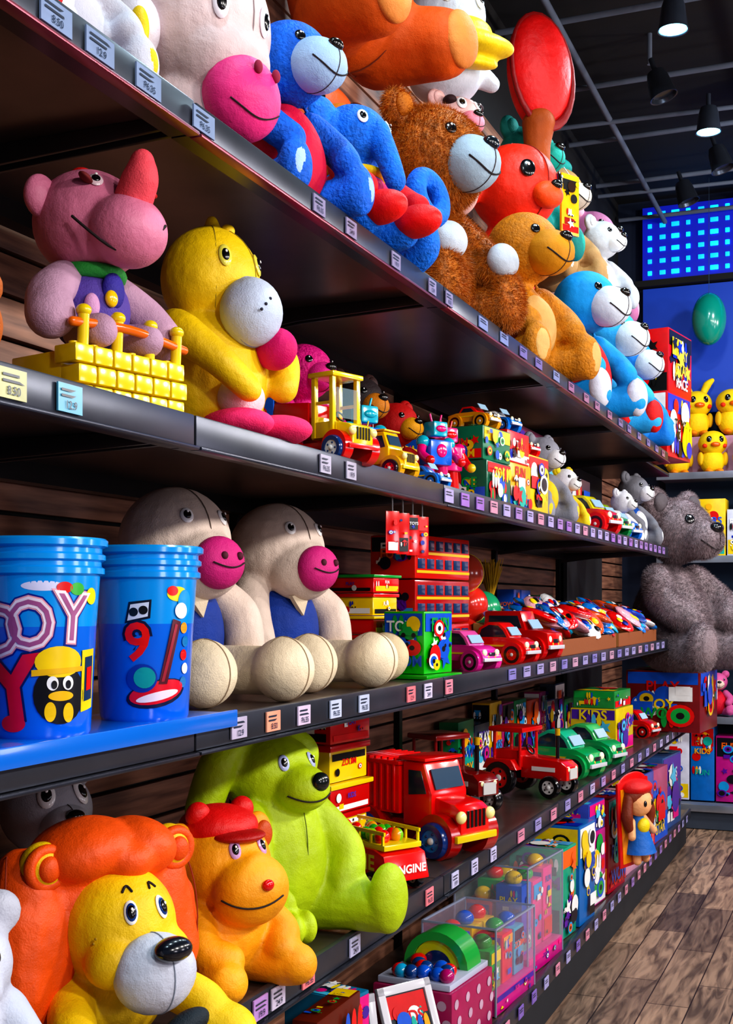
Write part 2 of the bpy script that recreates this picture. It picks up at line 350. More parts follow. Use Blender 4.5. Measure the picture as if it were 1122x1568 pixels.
# ================================================================ SHELF T1 (lower): lion, monkey, green animal
def lion():
    b=B('plush_lion',(-1.13,1.66,T[1]),-24,soft=.006,scale=1.04); O='vinyl:ec6206';Ye='vinyl:f8cc04'
    b.S((-.03,0,.2),(.1,.14,.135),O); b.S((-.015,-.11,.17),(.075,.062,.14),O,rot=(8,0,0)); b.S((-.01,.1,.18),(.065,.05,.12),O,rot=(-8,0,0))
    b.S((.01,-.04,.3),(.08,.08,.045),O,rot=(12,0,0)); b.S((.02,.05,.295),(.07,.06,.045),O,rot=(-14,0,0)); b.S((.05,.01,.285),(.05,.045,.032),O)
    b.ST([(0,-.13,.2),(.015,-.14,.1),(.02,-.105,.03)],[.06,.05,.018],O); b.ST([(0,.12,.2),(.015,.125,.12),(.03,.11,.06)],[.045,.04,.016],O)
    for s,a in((-1,.15),(-1,.1),(1,.12)): b.seam((-.01,s*a,.17),(.06,.05,.13),(0,0,30*s),'matte:8a3004',k=.0012,sc=1.0)
    fc,fr=(.045,0,.185),(.09,.088,.092); b.S(fc,fr,Ye); b.S((.1,-.04,.15),(.045,.045,.04),Ye); b.S((.1,.04,.15),(.045,.045,.04),Ye)
    mc,mr=(.145,0,.135),(.05,.064,.058); b.ell(mc,mr,'vinyl:cfd4e4'); b.seam(mc,mr,(0,0,0),'matte:8890a0')
    b.ell((.19,0,.178),(.022,.03,.018),'plastic:10141e')
    for s in(-1,1):
        b.eye(fc,fr,s*19,24,.0105,iris='plastic:1c3c80',ratio=1.7)
        b.smile(fc,fr,s*14,s*26,44,-6,.002)
        b.ell((.02,s*.11,.285),(.03,.034,.036),Ye); b.torus((.035,s*.112,.285),.026,.009,O,rot=(0,90,0)); b.ell((.045,s*.112,.285),(.012,.017,.019),O)
        b.ST([(.03,s*.07,.09),(.11,s*.11,.06),(.15,s*.1,.03)],[.035,.035,.032],Ye)
        b.S((.15,s*.12,.035),(.06,.042,.033),Ye)
        b.ell((.16,s*.04,.05),(.02,.045,.022),'plush:18242e',rot=(s*20,0,0))
    b.S((0,0,.07),(.09,.1,.075),Ye)
    for i in range(6): b.ell((.1+.006*(i%2),-.066-.004*(i//2),.15+.008*i),(.002,.002,.002),'matte:a08010')
    b.done()
lion()
def monkey():
    b=B('plush_monkey',(-1.10,2.0,T[1]),-22,soft=.005,scale=1.02); O='vinyl:f8a800'
    hc,hr=(0,0,.215),(.088,.09,.085); b.S(hc,hr,O); mc,mr=(.08,0,.18),(.058,.074,.064); b.S(mc,mr,O); b.ell((.137,-.01,.198),(.008,.012,.01),'plastic:d01010')
    for s in(-1,1):
        b.eye(hc,hr,s*22,26,.011,white='plastic:c8a0d0',ratio=1.6); b.S((-.01,s*.09,.255),(.02,.034,.042),O); b.ell((.006,s*.093,.255),(.012,.02,.026),'vinyl:c85808')
        b.ST([(.02,s*.07,.13),(.06,s*.09,.09),(.09,s*.06,.07)],[.03,.032,.03],O); b.ST([(.03,s*.05,.045),(.09,s*.075,.04),(.11,s*.08,.04)],[.045,.042,.038],O)
        b.ell((-.005,s*.05,.305),(.02,.024,.024),'vinyl:d81010')
    b.S((-.01,0,.1),(.088,.09,.1),O); b.S((-.01,0,.28),(.07,.075,.04),'vinyl:d81010'); b.ell((.045,0,.27),(.045,.052,.012),'vinyl:a81010')
    b.seam(hc,hr,(0,0,90),'matte:704008',k=.0014,sc=1.012); b.smile(mc,(mr[0]*1.02,mr[1]*1.02,mr[2]*1.02),-80,20,-5,12,.0016); b.done()
monkey()
def greeny():
    b=B('plush_green_dog',(-1.17,2.35,T[1]),-20,soft=.0055); G='vinyl:b4cc00'
    b.S((0,0,.18),(.105,.12,.18),G,tap=.2); hc,hr=(-.015,0,.335),(.105,.105,.085); b.S(hc,hr,G); b.S((.08,0,.312),(.067,.06,.05),G)
    b.ell((.139,0,.33),(.016,.022,.02),'plastic:101818'); b.S((-.07,0,.365),(.07,.09,.06),G)
    b.ST([(-.03,-.07,.405),(-.03,-.125,.36),(-.05,-.15,.27)],[.03,.042,.038],G); b.ST([(-.03,.07,.4),(-.02,.11,.37),(-.03,.11,.3)],[.03,.035,.028],G)
    for s in(-1,1):
        b.eye(hc,hr,s*24,22,.012,white='plastic:b0b8e0',ratio=1.5)
        b.ST([(.03,s*.09,.25),(.08,s*.13,.17),(.1,s*.11,.11)],[.04,.045,.045],G)
        for k in range(3): b.S((.115+.005*k,s*.11+(k-1)*.03,.09),(.022,.018,.03),G)
    b.ST([(.04,.07,.06),(.12,.11,.06),(.18,.13,.055)],[.06,.055,.05],G); b.S((.205,.135,.08),(.035,.05,.075),G)
    b.ST([(.04,-.07,.05),(.09,-.1,.045),(.12,-.1,.04)],[.055,.05,.04],G)
    for k in range(3): b.S((.155,-.13+.035*k,.05),(.03,.02,.035),G)
    b.smile((.08,0,.312),(.068,.061,.051),-70,30,-10,14,.0018)
    for a in(0,90): b.seam((0,0,.18),(.104,.115,.178),(0,0,a),'matte:607008',k=.0012,sc=1.0)
    b.done()
greeny()
def whiteleft():
    b=B('plush_white_bear',(-1.06,1.235,T[1]),-30,soft=.006); W='vinyl:c8ccdc'
    b.S((0,0,.12),(.075,.08,.12),W); hc,hr=(0,0,.24),(.07,.075,.07); b.S(hc,hr,W); b.S((.05,0,.22),(.04,.045,.035),W); b.ell((.088,0,.23),(.01,.014,.01),'plastic:101010')
    for s in(-1,1): b.S((0,s*.06,.3),(.02,.03,.03),W); b.eye(hc,hr,s*28,18,.008,white=None); b.ST([(.02,s*.06,.18),(.08,s*.08,.12)],[.03,.03],W); b.ST([(.03,s*.05,.04),(.08,s*.06,.04)],[.035,.035],W)
    b.done()
whiteleft()
plush('plush_amber_bear',1.62,1.46,T[1],.40,-25,'d88010',muz='e8b060',kind='vinyl',ll=.6)
plush('plush_grey_white_bear',1.95,1.46,T[1],.42,-25,'b0b0b8',muz='d0d0d8',eyes='oval',ll=.6)
# ================================================================ SHELF T2: buckets, hippos
def wrap(b,v2,f,R,layer,col):
    bm=bmesh.new(); vs=[bm.verts.new((x,y,0)) for x,y in v2]
    for q in f:
        try: bm.faces.new([vs[i] for i in q])
        except Exception: pass
    bmesh.ops.triangulate(bm,faces=bm.faces)
    for _ in range(3):
        E=[e for e in bm.edges if e.calc_length()>.014]
        if not E: break
        bmesh.ops.subdivide_edges(bm,edges=E,cuts=1); bmesh.ops.triangulate(bm,faces=bm.faces)
    bm.verts.ensure_lookup_table(); bm.verts.index_update()
    V=[]
    for q in bm.verts:
        r=R(q.co.y); a=q.co.x/r; r+=.0006+layer*.0006; V.append((r*cos(a),r*sin(a),q.co.y))
    b.add(V,[tuple(x.index for x in q.verts) for q in bm.faces],col); bm.free()
def circ(x,y,rx,ry,rot=0,n=22):
    c,s=cos(radians(rot)),sin(radians(rot)); return [(x+c*rx*cos(t)-s*ry*sin(t),y+s*rx*cos(t)+c*ry*sin(t)) for t in np.linspace(0,2*pi,n,endpoint=False)]
def bucket(Y,Dx,yaw,art):
    b=B('toy_bucket',(-Dx,Y,T[2]+.010),yaw,scale=.965); C='plastic:0c70dc'; Lb='plastic:2898e4'
    R=lambda z:.072+z*.055
    b.lathe([(.02,.004),(.070,.0),(.0725,.006),(R(.228),.228)],C,n=64)
    b.lathe([(R(.228),.228),(.0925,.232),(.0925,.24),(.088,.243),(.088,.249),(.094,.252),(.094,.259),(.089,.262),(.089,.269),(.097,.272),(.0975,.28),(.094,.283),(.09,.28),(.086,.23),(.070,.01),(.01,.008)],Lb,n=64)
    def poly(p,l,c): wrap(b,p,[tuple(range(len(p)))],R,l,'paper:'+c)
    def word(w,x,y,sz,l,c,off=0,rot=0,sx=1):
        v,f=txt(w,off); cr,sr=cos(radians(rot)),sin(radians(rot)); X=v[:,0]*sz*sx;Yv=v[:,1]*sz; wrap(b,[(x+cr*i-sr*j,y+sr*i+cr*j) for i,j in zip(X,Yv)],f,R,l,'paper:'+c)
    if art==1:
        for ch,x,y,r in(('O',-.062,.148,4),('O',-.018,.158,2),('O',-.105,.14,6),('Y',.03,.163,-2),('Y',.066,.166,-4)):
            if ch=='Y' and x<.04: continue
            word(ch,x if ch=='O' else .042,y,.098,1,'1a2c90',.075,r,.85); word(ch,x if ch=='O' else .042,y,.098,2,'f0a8b8',.05,r,.85); word(ch,x if ch=='O' else .042,y,.098,3,'f8e8f4',.03,r,.85); word(ch,x if ch=='O' else .042,y,.098,4,'a86090',-.012,r,.85)
        word('Y',-.04,.066,.12,1,'102060',.06,8); word('Y',-.04,.066,.12,2,'d82c48',.035,8); poly(circ(-.041,.022,.018,.012),2,'d82c48')
        poly(circ(.025,.062,.038,.042),2,'101018'); poly(circ(.023,.108,.034,.022),3,'f4d018'); poly([(-.015,.088),(.06,.094),(.06,.101),(-.015,.097)],4,'e8b808'); poly(circ(.013,.078,.008,.01),4,'f8f8f8'); poly(circ(.035,.078,.008,.01),4,'f8f8f8'); poly(circ(.015,.076,.004,.006),5,'101018'); poly(circ(.035,.076,.004,.006),5,'101018')
        poly(circ(.025,.06,.018,.007),4,'f4c010'); poly(circ(.01,.038,.008,.014),3,'f4c818'); poly(circ(.036,.036,.008,.014),3,'f4c818'); poly([(.058,.035),(.088,.04),(.09,.125),(.06,.123)],2,'f0d818'); poly([(.064,.05),(.084,.053),(.085,.115),(.066,.113)],3,'183860'); poly([(.068,.065),(.08,.067),(.081,.1),(.069,.098)],4,'d83020')
        poly(circ(.0,.214,.03,.007),1,'e0e0ff'); poly(circ(.03,.212,.012,.008),2,'d82020'); poly(circ(.05,.21,.012,.009),2,'40b040'); poly(circ(.078,.2,.012,.012),3,'f8e030')
        poly(circ(-.1,.08,.03,.03),1,'2080e0'); poly(circ(-.1,.08,.018,.02),2,'f0f0f0')
    else:
        poly([(-.042,.158),(-.002,.166),(-.0,.196),(-.036,.192)],1,'101830'); poly([(-.038,.162),(-.006,.169),(-.004,.192),(-.033,.188)],2,'e0e8ff'); poly(circ(-.028,.176,.007,.007),3,'101018'); poly(circ(-.013,.179,.007,.007),3,'101018')
        word('9',-.022,.125,.085,1,'101840',.07); word('9',-.022,.125,.085,2,'e83030',.02)
        poly(circ(.012,.045,.052,.022,12),1,'101840'); poly(circ(.012,.047,.047,.018,12),2,'e02840'); poly(circ(.012,.041,.036,.007,12),3,'f8e8f0'); poly(circ(-.014,.07,.024,.023),3,'1840a0'); poly(circ(-.01,.071,.017,.017),4,'20a0a0')
        poly([(.012,.06),(.026,.06),(.052,.16),(.036,.165)],3,'5a1828'); poly([(.016,.064),(.021,.064),(.045,.155),(.04,.157)],4,'a03040')
        poly(circ(.045,.205,.02,.012),2,'f4e020'); poly(circ(.06,.19,.015,.022),3,'20a0e0'); poly(circ(.052,.178,.013,.013),4,'f8f8f8'); poly(circ(.035,.21,.01,.008),3,'e02020')
        for k in range(5): poly(circ(.06+.004*(k%2),.15-.022*k,.008,.009),2,['f0a010','2080c0','e03030','f8f8f8','4080c0'][k])
    b.done()
bucket(1.435,1.078,-50,1); bucket(1.705,1.078,-50,2); bucket(1.16,1.078,-40,2)
b=B('bucket_tray',(-1.0,0,T[2]+.001)); b.box((-.09,1.45,.005),(.2,.8,.008),'plastic:1070d0',bev=.003); b.box((.010,1.45,.0),(.006,.8,.028),'plastic:1070d0',bev=.002)
b.done()
def hippo(Y,Dx,yaw,fz=1):
    b=B('plush_hippo',(-Dx,Y,T[2]),yaw,soft=.0055,scale=1.0); G='plush:dccabe';C='plush:ecdcc0'
    hc,hr=(-.005,0,.315),(.108,.118,.112); b.S(hc,hr,G); b.S((.07,.0,.27),(.078,.085,.072),G)
    mc=(.128,-.005,.272); b.ell(mc,(.036,.06,.052),'plush:c83c80'); 
    for s in(-1,1):
        b.eye(hc,hr,s*26,26,.0135,ratio=1.25); b.ell((.16,s*.02,.285),(.006,.008,.008),'matte:501028')
        b.ST([(0,s*.09,.22),(.04,s*.13,.17),(.06,s*.13,.11)],[.042,.045,.042],G); b.ST([(.03,s*.07,.06),(.14,s*.1,.06)],[.05,.05],C)
        b.S((.195,s*.105,.064),(.06,.064,.064),C); b.seam((.195,s*.105,.064),(.06,.064,.064),(0,0,90),'matte:8a7a60',sc=1.0)
        b.seam((.195,s*.105,.064),(.06,.064,.064),(0,0,10),'matte:a08a70',sc=1.0)
    b.smile(mc,(.038,.062,.054),-40,40,0,10,.0015); b.S((0,0,.13),(.09,.1,.125),'plush:0c3c90'); 
    b.prism([(-.03,.0),(.03,.0),(.0,-.05)],.012,'plush:d8c8b0',c=(.085,-.02,.215),rot=(0,-10,90)); b.seam(hc,hr,(0,0,0),'matte:6a5a50')
    b.done()
hippo(2.16,1.29,-18); hippo(2.60,1.28,-18)
b=B('plush_ball_cream',(-1.13,2.90,T[2]),soft=.006); b.S((0,0,.06),(.06,.06,.06),'plush:e0ceac'); b.seam((0,0,.06),(.06,.06,.06),(0,0,40),'matte:8a7a60'); b.done()
# ================================================================ SHELF T3: rhino, duck, pink
def rhino():
    b=B('plush_rhino',(-1.15,1.66,T[3]),-14,soft=.005,scale=.97); Pk='vinyl:cc7c98'; Li='plush:c09cb4'
    hc,hr=(0,0,.315),(.092,.094,.088); b.S(hc,hr,Pk); b.S((.09,0,.29),(.058,.068,.058),Pk); b.ST([(.1,0,.335),(.118,0,.37),(.122,0,.395)],[.032,.03,.02],'plush:e05a66')
    for s in(-1,1):
        b.eye(hc,hr,s*26-8,36,.012,white='plastic:e0c8d0',ratio=1.25); b.ell((-.02,s*.085,.345),(.02,.03,.035),Pk)
        b.ST([(0,s*.055,.215),(.02,s*.1,.18),(.04,s*.115,.145)],[.032,.036,.04],Li); b.ST([(.02,s*.04,.13),(.08,s*.05,.125)],[.028,.028],Li)
    b.smile((.03,0,.3),(.118,.092,.08),-75,20,-2,38,.0026); b.ell((.06,-.062,.365),(.012,.02,.006),'matte:6a2020',rot=(0,30,40)); b.ell((.1,.03,.355),(.014,.02,.006),'plush:c02020')
    b.ell((-.02,0,.4),(.02,.02,.014),'plush:c01818')
    b.ell((0,0,.175),(.06,.07,.07),'plush:5c4a9c'); b.torus((0,0,.232),.047,.013,'plush:3a9a48'); b.ell((.055,0,.2),(.012,.022,.03),'plush:38308c'); b.ell((.062,-.01,.185),(.008,.012,.014),'plastic:e8c020'); b.ell((.05,-.04,.17),(.01,.014,.02),'plush:d0a0c8')
    Ye='plastic:ecd000'; q=.82
    for k in range(3):
        for i in range(6): b.box((.075,(-.12+.048*i+(.008 if k%2 else 0))*q,.018+.031*k),(.05,.044*q,.028),Ye,bev=.003)
    b.box((0,0,.046),(.12,.27*q,.084),'plastic:d8b808',bev=.004); b.box((0,0,.006),(.18,.3*q,.01),'plastic:c8a808',bev=.003)
    for i in range(6): b.cyl((.075,(-.12+.048*i)*q,.09),(.075,(-.12+.048*i)*q,.1),.008,Ye)
    b.tube([(.085,-.11,.128),(.095,0,.132),(.085,.13,.122)],.0075,'plastic:e07010'); 
    for y in(-.09,-.02,.05,.11): b.cyl((.085,y,.09),(.088,y,.145),.009,Ye); b.ell((.088,y,.148),(.012,.012,.01),Ye)
    b.done()
rhino()
def duck():
    b=B('plush_duck',(-1.15,2.07,T[3]),-14,soft=.0055); Ye='vinyl:f0cc00'
    b.S((-.02,0,.14),(.108,.115,.145),Ye,tap=.1); hc,hr=(-.015,0,.318),(.092,.098,.102); b.S(hc,hr,Ye); b.ST([(-.01,0,.41),(-.012,0,.43)],[.018,.013],Ye); b.ell((.01,.02,.415),(.014,.014,.012),Ye)
    mc,mr=(.088,0,.246),(.056,.062,.064); b.ell(mc,mr,'plush:c8d4ea'); b.seam(mc,mr,(0,0,90),'matte:9098b0',sc=1.01)
    for dy in(-.02,.0,.02): b.ell((.141,-.02+dy*.6,.25+dy*.6),(.003,.003,.003),'matte:303040')
    for s in(-1,1):
        b.eye(hc,hr,s*28,16,.013,white='plastic:e0d868',ratio=1.7); b.ell((.1,s*.055,.03),(.08,.05,.03),'plush:f04878')
    b.ST([(-.01,-.1,.215),(.04,-.125,.19),(.1,-.1,.14),(.135,-.06,.09)],[.033,.037,.03,.024],Ye); b.ST([(-.01,.1,.215),(.05,.125,.18),(.08,.1,.12)],[.033,.037,.03],Ye)
    b.ell((.08,-.02,.085),(.04,.05,.04),'plush:e8d8e0'); b.ell((.1,.055,.185),(.045,.035,.04),'plush:d82a74')
    b.ST([(-.08,-.05,.06),(-.12,-.09,.04)],[.05,.03],Ye)
    for a in(20,90,140): b.seam(hc,hr,(0,0,a),'matte:8a7a08',k=.001)
    b.done()
duck()
plush('plush_pink_bear',2.63,1.24,T[3],.34,-20,'cc2480',muz='d84090',soft=1,earin='e060a0',ll=.7,ear='none',kind='fuzz')
plush('plush_brown_monkey',3.15,1.32,T[3],.36,-20,'301818',head='201418',muz='c07830',belly='c03018',soft=1,shirt='c02020',ll=.7)
plush('plush_red_bird',3.5,1.34,T[3],.34,-20,'b01c1c',muz='e0a020',soft=1,ll=.7)
plush('plush_red_yellow_bear',1.38,1.44,T[3],.36,-20,'c8a010',head='c81818',muz='e0a010',soft=1,ll=.6)
plush('plush_brown_dog',1.25,1.12,T[3],.30,-50,'a85a20',muz='c88040',soft=1)
# ================================================================ vehicles
def wheel(b,x,y,z,r,w,hub,tire='plastic:0c0c10'):
    s=1 if y>0 else -1
    b.lathe([(r*.5,-w/2),(r*.92,-w/2),(r,-w*.3),(r,w*.3),(r*.92,w/2),(r*.62,w/2),(r*.58,w*.3)],tire,c=(x,y,z),rot=(90,0,0),n=24)
    b.lathe([(.001,-w*.42),(r*.6,-w*.42),(r*.6,w*.42),(.001,w*.42)],hub,c=(x,y,z),rot=(90,0,0),n=20)
    b.ell((x,y+s*w*.45,z),(r*.2,w*.18,r*.2),'plastic:d8d8d8')
    b.ell((x,y-s*w*.45,z),(r*.2,w*.18,r*.2),'plastic:d8d8d8')
    for k in range(5):
        a=2*pi*k/5
        for q in(-1,1): b.ell((x+r*.4*cos(a),y+q*w*.42,z+r*.4*sin(a)),(r*.09,w*.06,r*.09),tire,nu=8,nv=6)
def car(name,Y,Dx,z,yaw,L,col,roof=None,hub='plastic:d0d0d8',style='beetle',tire='plastic:0c0c10',hs=1):
    b=B(name,(-Dx,Y,z+.0005),yaw); s=L; C='plastic:'+col; Rf='plastic:'+(roof or col)
    W=.44*s; r=.13*s
    if style=='beetle':
        body=[(-.48,.14),(-.5,.22),(-.44,.32),(-.3,.37),(.1,.37),(.3,.36),(.44,.3),(.5,.2),(.49,.13)]
        cab=[(-.34,.34),(-.27,.5),(-.12,.58),(.05,.57),(.16,.48),(.24,.34)]; win=[(-.27,.36),(-.22,.48),(-.1,.54),(.04,.53),(.12,.46),(.18,.36)]
    elif style=='jeep':
        body=[(-.5,.14),(-.5,.36),(.0,.38),(.3,.38),(.48,.34),(.5,.14)]
        cab=[(-.46,.34),(-.44,.62),(.08,.62),(.16,.36)]; win=[(-.38,.4),(-.37,.56),(.04,.56),(.1,.4)]
    else:
        body=[(-.5,.14),(-.5,.3),(-.3,.34),(.1,.34),(.42,.29),(.5,.22),(.5,.14)]
        cab=[(-.3,.3),(-.18,.46),(.05,.46),(.2,.31)]; win=[(-.22,.33),(-.14,.42),(.03,.42),(.12,.33)]
    sc=lambda p:[(x*s,zz*s*hs) for x,zz in p]
    b.prism(sc(body),W,C,bev=.02*s); b.prism(sc(cab),W*.84,Rf,bev=.025*s); b.prism(sc(win),W*.87,'plastic:182838',bev=.004*s)
    b.box((.5*.4*s,0,.45*s*hs),(.012*s,W*.66,.14*s),'plastic:a8c8e0',rot=(0,-35,0))
    for x in(-.3,.3):
        for y in(-1,1):
            b.lathe([(r*1.05,-.06*s),(r*1.25,-.06*s),(r*1.25,.06*s),(r*1.05,.06*s)],C,c=(x*s,y*W*.5,r+.01*s),rot=(90,0,0),n=24)
            wheel(b,x*s,y*W*.53,r,r,.1*s,hub,tire)
    for y in(-1,1):
        b.ell((.47*s,y*W*.33,.26*s*hs),(.03*s,.05*s,.05*s),'plastic:f0f0d0'); b.ell((.49*s,y*W*.18,.2*s),(.01*s,.02*s,.02*s),'plastic:f0a010')
        b.box((0,y*W*.505,.25*s*hs),(.5*s,.004,.025*s),'plastic:f4d020')
    b.box((.5*s,0,.16*s),(.04*s,W*.95,.05*s),'plastic:c8c8d0',bev=.006*s); b.box((.492*s,0,.24*s),(.02*s,W*.3,.05*s),'plastic:282830',bev=.003*s); b.box((-.5*s,0,.17*s),(.03*s,W*.95,.05*s),'plastic:c8c8d0',bev=.006*s)
    b.done()
car('toy_car_pink',3.46,1.10,T[2],-20,.2,'d83c98','e868b0',hub='plastic:e8e8f0')
car('toy_car_red',3.92,1.12,T[2],-12,.23,'d81818','e02020',hub='plastic:e8e8e8')
car('toy_jeep_red',4.24,1.14,T[2],-12,.27,'c81414','c81414',style='jeep',hub='plastic:e0e0e0')
car('toy_jeep_red',4.1,1.44,T[2],-5,.18,'c01010','c81414',style='jeep')
car('toy_car_green',4.95,1.16,T[1],-15,.32,'10a058','38b890',hub='plastic:d8c010')
car('toy_car_green',5.35,1.14,T[1],-15,.3,'189858','50c070',hub='plastic:d8e010')
car('toy_car_blue',3.02,1.07,T[3],-10,.13,'1878d0','1878d0',style='race',hub='plastic:e02020')
car('toy_car_red',6.55,1.15,T[1],-15,.24,'c81420','d01818')
def truck(name,Y,Dx,z,yaw,L,cab,bed,chassis,hub,tire,ribs=True,hood=True,frame=False):
    b=B(name,(-Dx,Y,z+.0005),yaw); s=L; c='plastic:'+cab;bd='plastic:'+bed;ch='plastic:'+chassis; W=.44*s
    b.box((0,0,.19*s),(.94*s,W*.6,.07*s),ch,bev=.01*s)
    if hood:
        b.prism([(.22*s,.2*s),(.24*s,.42*s),(.44*s,.38*s),(.5*s,.34*s),(.5*s,.17*s)],W*.72,c,bev=.02*s)
        for k in range(5): b.box((.505*s,(k-2)*W*.1,.28*s),(.01*s,W*.05,.12*s),'plastic:181818')
        for y in(-1,1): b.ell((.5*s,y*W*.36,.3*s),(.035*s,.045*s,.045*s),'plastic:f4e8a0')
    b.box((.5*s,0,.15*s),(.04*s,W*1.0,.05*s),'plastic:d8c020' if cab!='e8c810' else 'plastic:d02020',bev=.006*s)
    if frame:
        for x in(.02,.26):
            for y in(-1,1): b.box((x*s,y*W*.42,.56*s),(.05*s,.05*s,.62*s),c,bev=.005*s)
        for y in(-1,1): b.box((.14*s,y*W*.42,.33*s),(.27*s,.03*s,.16*s),c,bev=.005*s); b.box((.14*s,y*W*.42,.6*s),(.24*s,.02*s,.03*s),c)
        b.box((.27*s,0,.33*s),(.03*s,W*.86,.16*s),c,bev=.005*s); b.box((.0*s,0,.36*s),(.03*s,W*.86,.24*s),c,bev=.005*s)
        b.box((.14*s,0,.88*s),(.34*s,W*1.06,.05*s),c,bev=.012*s); b.box((.12*s,0,.34*s),(.14*s,W*.6,.12*s),'plastic:303038',bev=.01*s)
        b.box((.285*s,0,.6*s),(.008*s,W*.7,.3*s),'clear:c0e0f0')
        b.torus((.2*s,0,.48*s),.05*s,.01*s,'plastic:181818',rot=(0,60,0))
    else:
        b.prism([(-.02*s,.2*s),(-.02*s,.66*s),(.18*s,.66*s),(.26*s,.44*s),(.26*s,.2*s)],W*.9,c,bev=.025*s)
        b.prism([(.04*s,.42*s),(.04*s,.6*s),(.16*s,.6*s),(.21*s,.44*s)],W*.92,'plastic:203040',bev=.004*s)
        b.box((.235*s,0,.54*s),(.01*s,W*.7,.15*s),'plastic:304860',rot=(0,-20,0)); b.box((.08*s,0,.68*s),(.26*s,W*.96,.025*s),c,bev=.01*s)
    b.prism([(-.52*s,.27*s),(-.52*s,.66*s),(-.04*s,.62*s),(-.04*s,.27*s)],W*.98,bd,bev=.015*s)
    if ribs:
        for k in range(7): b.box((-.48*s+.065*k*s,0,.47*s),(.02*s,W*1.03,.36*s),bd,bev=.004*s); b.box((-.48*s+.065*k*s,0,.665*s),(.022*s,W*.96,.02*s),bd,bev=.004*s)
        b.box((-.28*s,0,.64*s),(.5*s,W*1.04,.03*s),bd,bev=.008*s)
    for x in(-.34,.33):
        for y in(-1,1):
            b.lathe([(.11*s,-.07*s),(.165*s,-.07*s),(.165*s,.05*s),(.11*s,.05*s)],ch,c=(x*s,y*W*.46,.15*s),rot=(90,0,0),n=24); wheel(b,x*s,y*W*.55,.13*s,.13*s,.11*s,hub,tire)
    b.done()
truck('toy_truck_red',3.32,1.18,T[1],-22,.385,'e41008','e41008','a81010','plastic:2080d0','plastic:103878')
truck('toy_truck_yellow',2.42,1.08,T[3],-18,.21,'e8c810','d82018','d01818','plastic:e0e8f0','plastic:183870',ribs=False,frame=True)
truck('toy_dump_truck_yellow',2.76,1.09,T[3],-10,.17,'f0c010','f4d418','e0a808','plastic:e02020','plastic:101018',ribs=True)
def tractor(Y,Dx,z,yaw,s,col='c81014'):
    b=B('toy_tractor_red',(-Dx,Y,z+.0005),yaw); c='plastic:'+col;k='plastic:141418'
    b.prism([(-.1*s,.2*s),(-.1*s,.46*s),(.42*s,.42*s),(.5*s,.36*s),(.5*s,.2*s)],.3*s,c,bev=.02*s); b.box((-.25*s,0,.25*s),(.4*s,.26*s,.12*s),k,bev=.01*s)
    b.box((.51*s,0,.28*s),(.012*s,.18*s,.12*s),'plastic:c8c8c8'); b.cyl((.28*s,.05*s,.38*s),(.28*s,.05*s,.72*s),.022*s,k); b.cyl((.28*s,.05*s,.7*s),(.28*s,.05*s,.78*s),.03*s,'plastic:c8a020')
    for x,y in((-.42,-.2),(-.42,.2),(-.08,-.2),(-.08,.2)): b.cyl((x*s,y*s,.3*s),(x*s,y*s,.74*s),.018*s,c)
    b.box((-.25*s,0,.76*s),(.46*s,.5*s,.06*s),c,bev=.02*s); b.ell((-.25*s,0,.4*s),(.1*s,.1*s,.05*s),k); b.torus((-.05*s,0,.52*s),.06*s,.012*s,k,rot=(0,55,0)); b.box((-.25*s,0,.42*s),(.36*s,.38*s,.2*s),c,bev=.02*s)
    for y in(-1,1):
        wheel(b,-.3*s,y*.27*s,.2*s,.2*s,.12*s,'plastic:d01818'); wheel(b,.32*s,y*.22*s,.13*s,.13*s,.1*s,'plastic:d8d8d8'); b.prism([(-.52*s,.3*s),(-.46*s,.42*s),(-.14*s,.42*s),(-.06*s,.3*s)],.12*s,c,c=(0,y*.26*s,0),bev=.01*s); b.ell((.49*s,y*.09*s,.33*s),(.02*s,.03*s,.03*s),'plastic:f8f0c0')
    b.box((.2*s,-.155*s,.32*s),(.3*s,.006*s,.05*s),'plastic:f0f0f0'); b.done()
tractor(3.98,1.30,T[1],-28,.32,'7a1018'); tractor(4.42,1.14,T[1],-14,.31)
def fireengine(name,Y,Dx,z,yaw,s,c1,c2,word):
    b=B(name,(-Dx,Y,z+.0005),yaw); A='plastic:'+c1;C='plastic:'+c2;W=.46*s
    b.prism([(-.5*s,.12*s),(-.5*s,.38*s),(.3*s,.38*s),(.44*s,.34*s),(.5*s,.12*s)],W,A,bev=.015*s); b.box((-.03*s,0,.4*s),(.9*s,W*.9,.05*s),C,bev=.01*s)
    for y in(-1,1):
        b.box((-.03*s,y*W*.42,.52*s),(.88*s,.02*s,.03*s),C); 
        for k in range(6): b.box((-.44*s+.165*k*s,y*W*.42,.46*s),(.02*s,.02*s,.12*s),C)
        v,f=txt(word,.03); U=np.array((1,0,0)) if y<0 else np.array((-1,0,0)); b.add(np.array((0,y*(W/2+.0015),.26*s))+v[:,:1]*.18*s*U+v[:,1:2]*.18*s*np.array((0,0,1)),f,'plastic:f8e020')
        for x in(-.32,.3): wheel(b,x*s,y*W*.5,.1*s,.1*s,.08*s,'plastic:e0e0e0')
    rr=random.Random(5)
    for k in range(16): b.ell((rr.uniform(-.4,.3)*s,rr.uniform(-.3,.3)*W,.47*s),(.06*s,.05*s,.06*s),'plastic:'+rr.choice(['30a030','e02020','208030','f0a010','80c820','50b020']))
    v,f=txt(word,.03); b.add(np.array((.5*s+.004,0,.22*s))+v[:,:1]*.1*s*np.array((0,1,0))+v[:,1:2]*.1*s*np.array((0,0,1)),f,'plastic:f8f8f8'); b.done()
fireengine('toy_fire_engine',2.84,1.14,T[1],-30,.28,'d82814','e8d018','ENGINE')
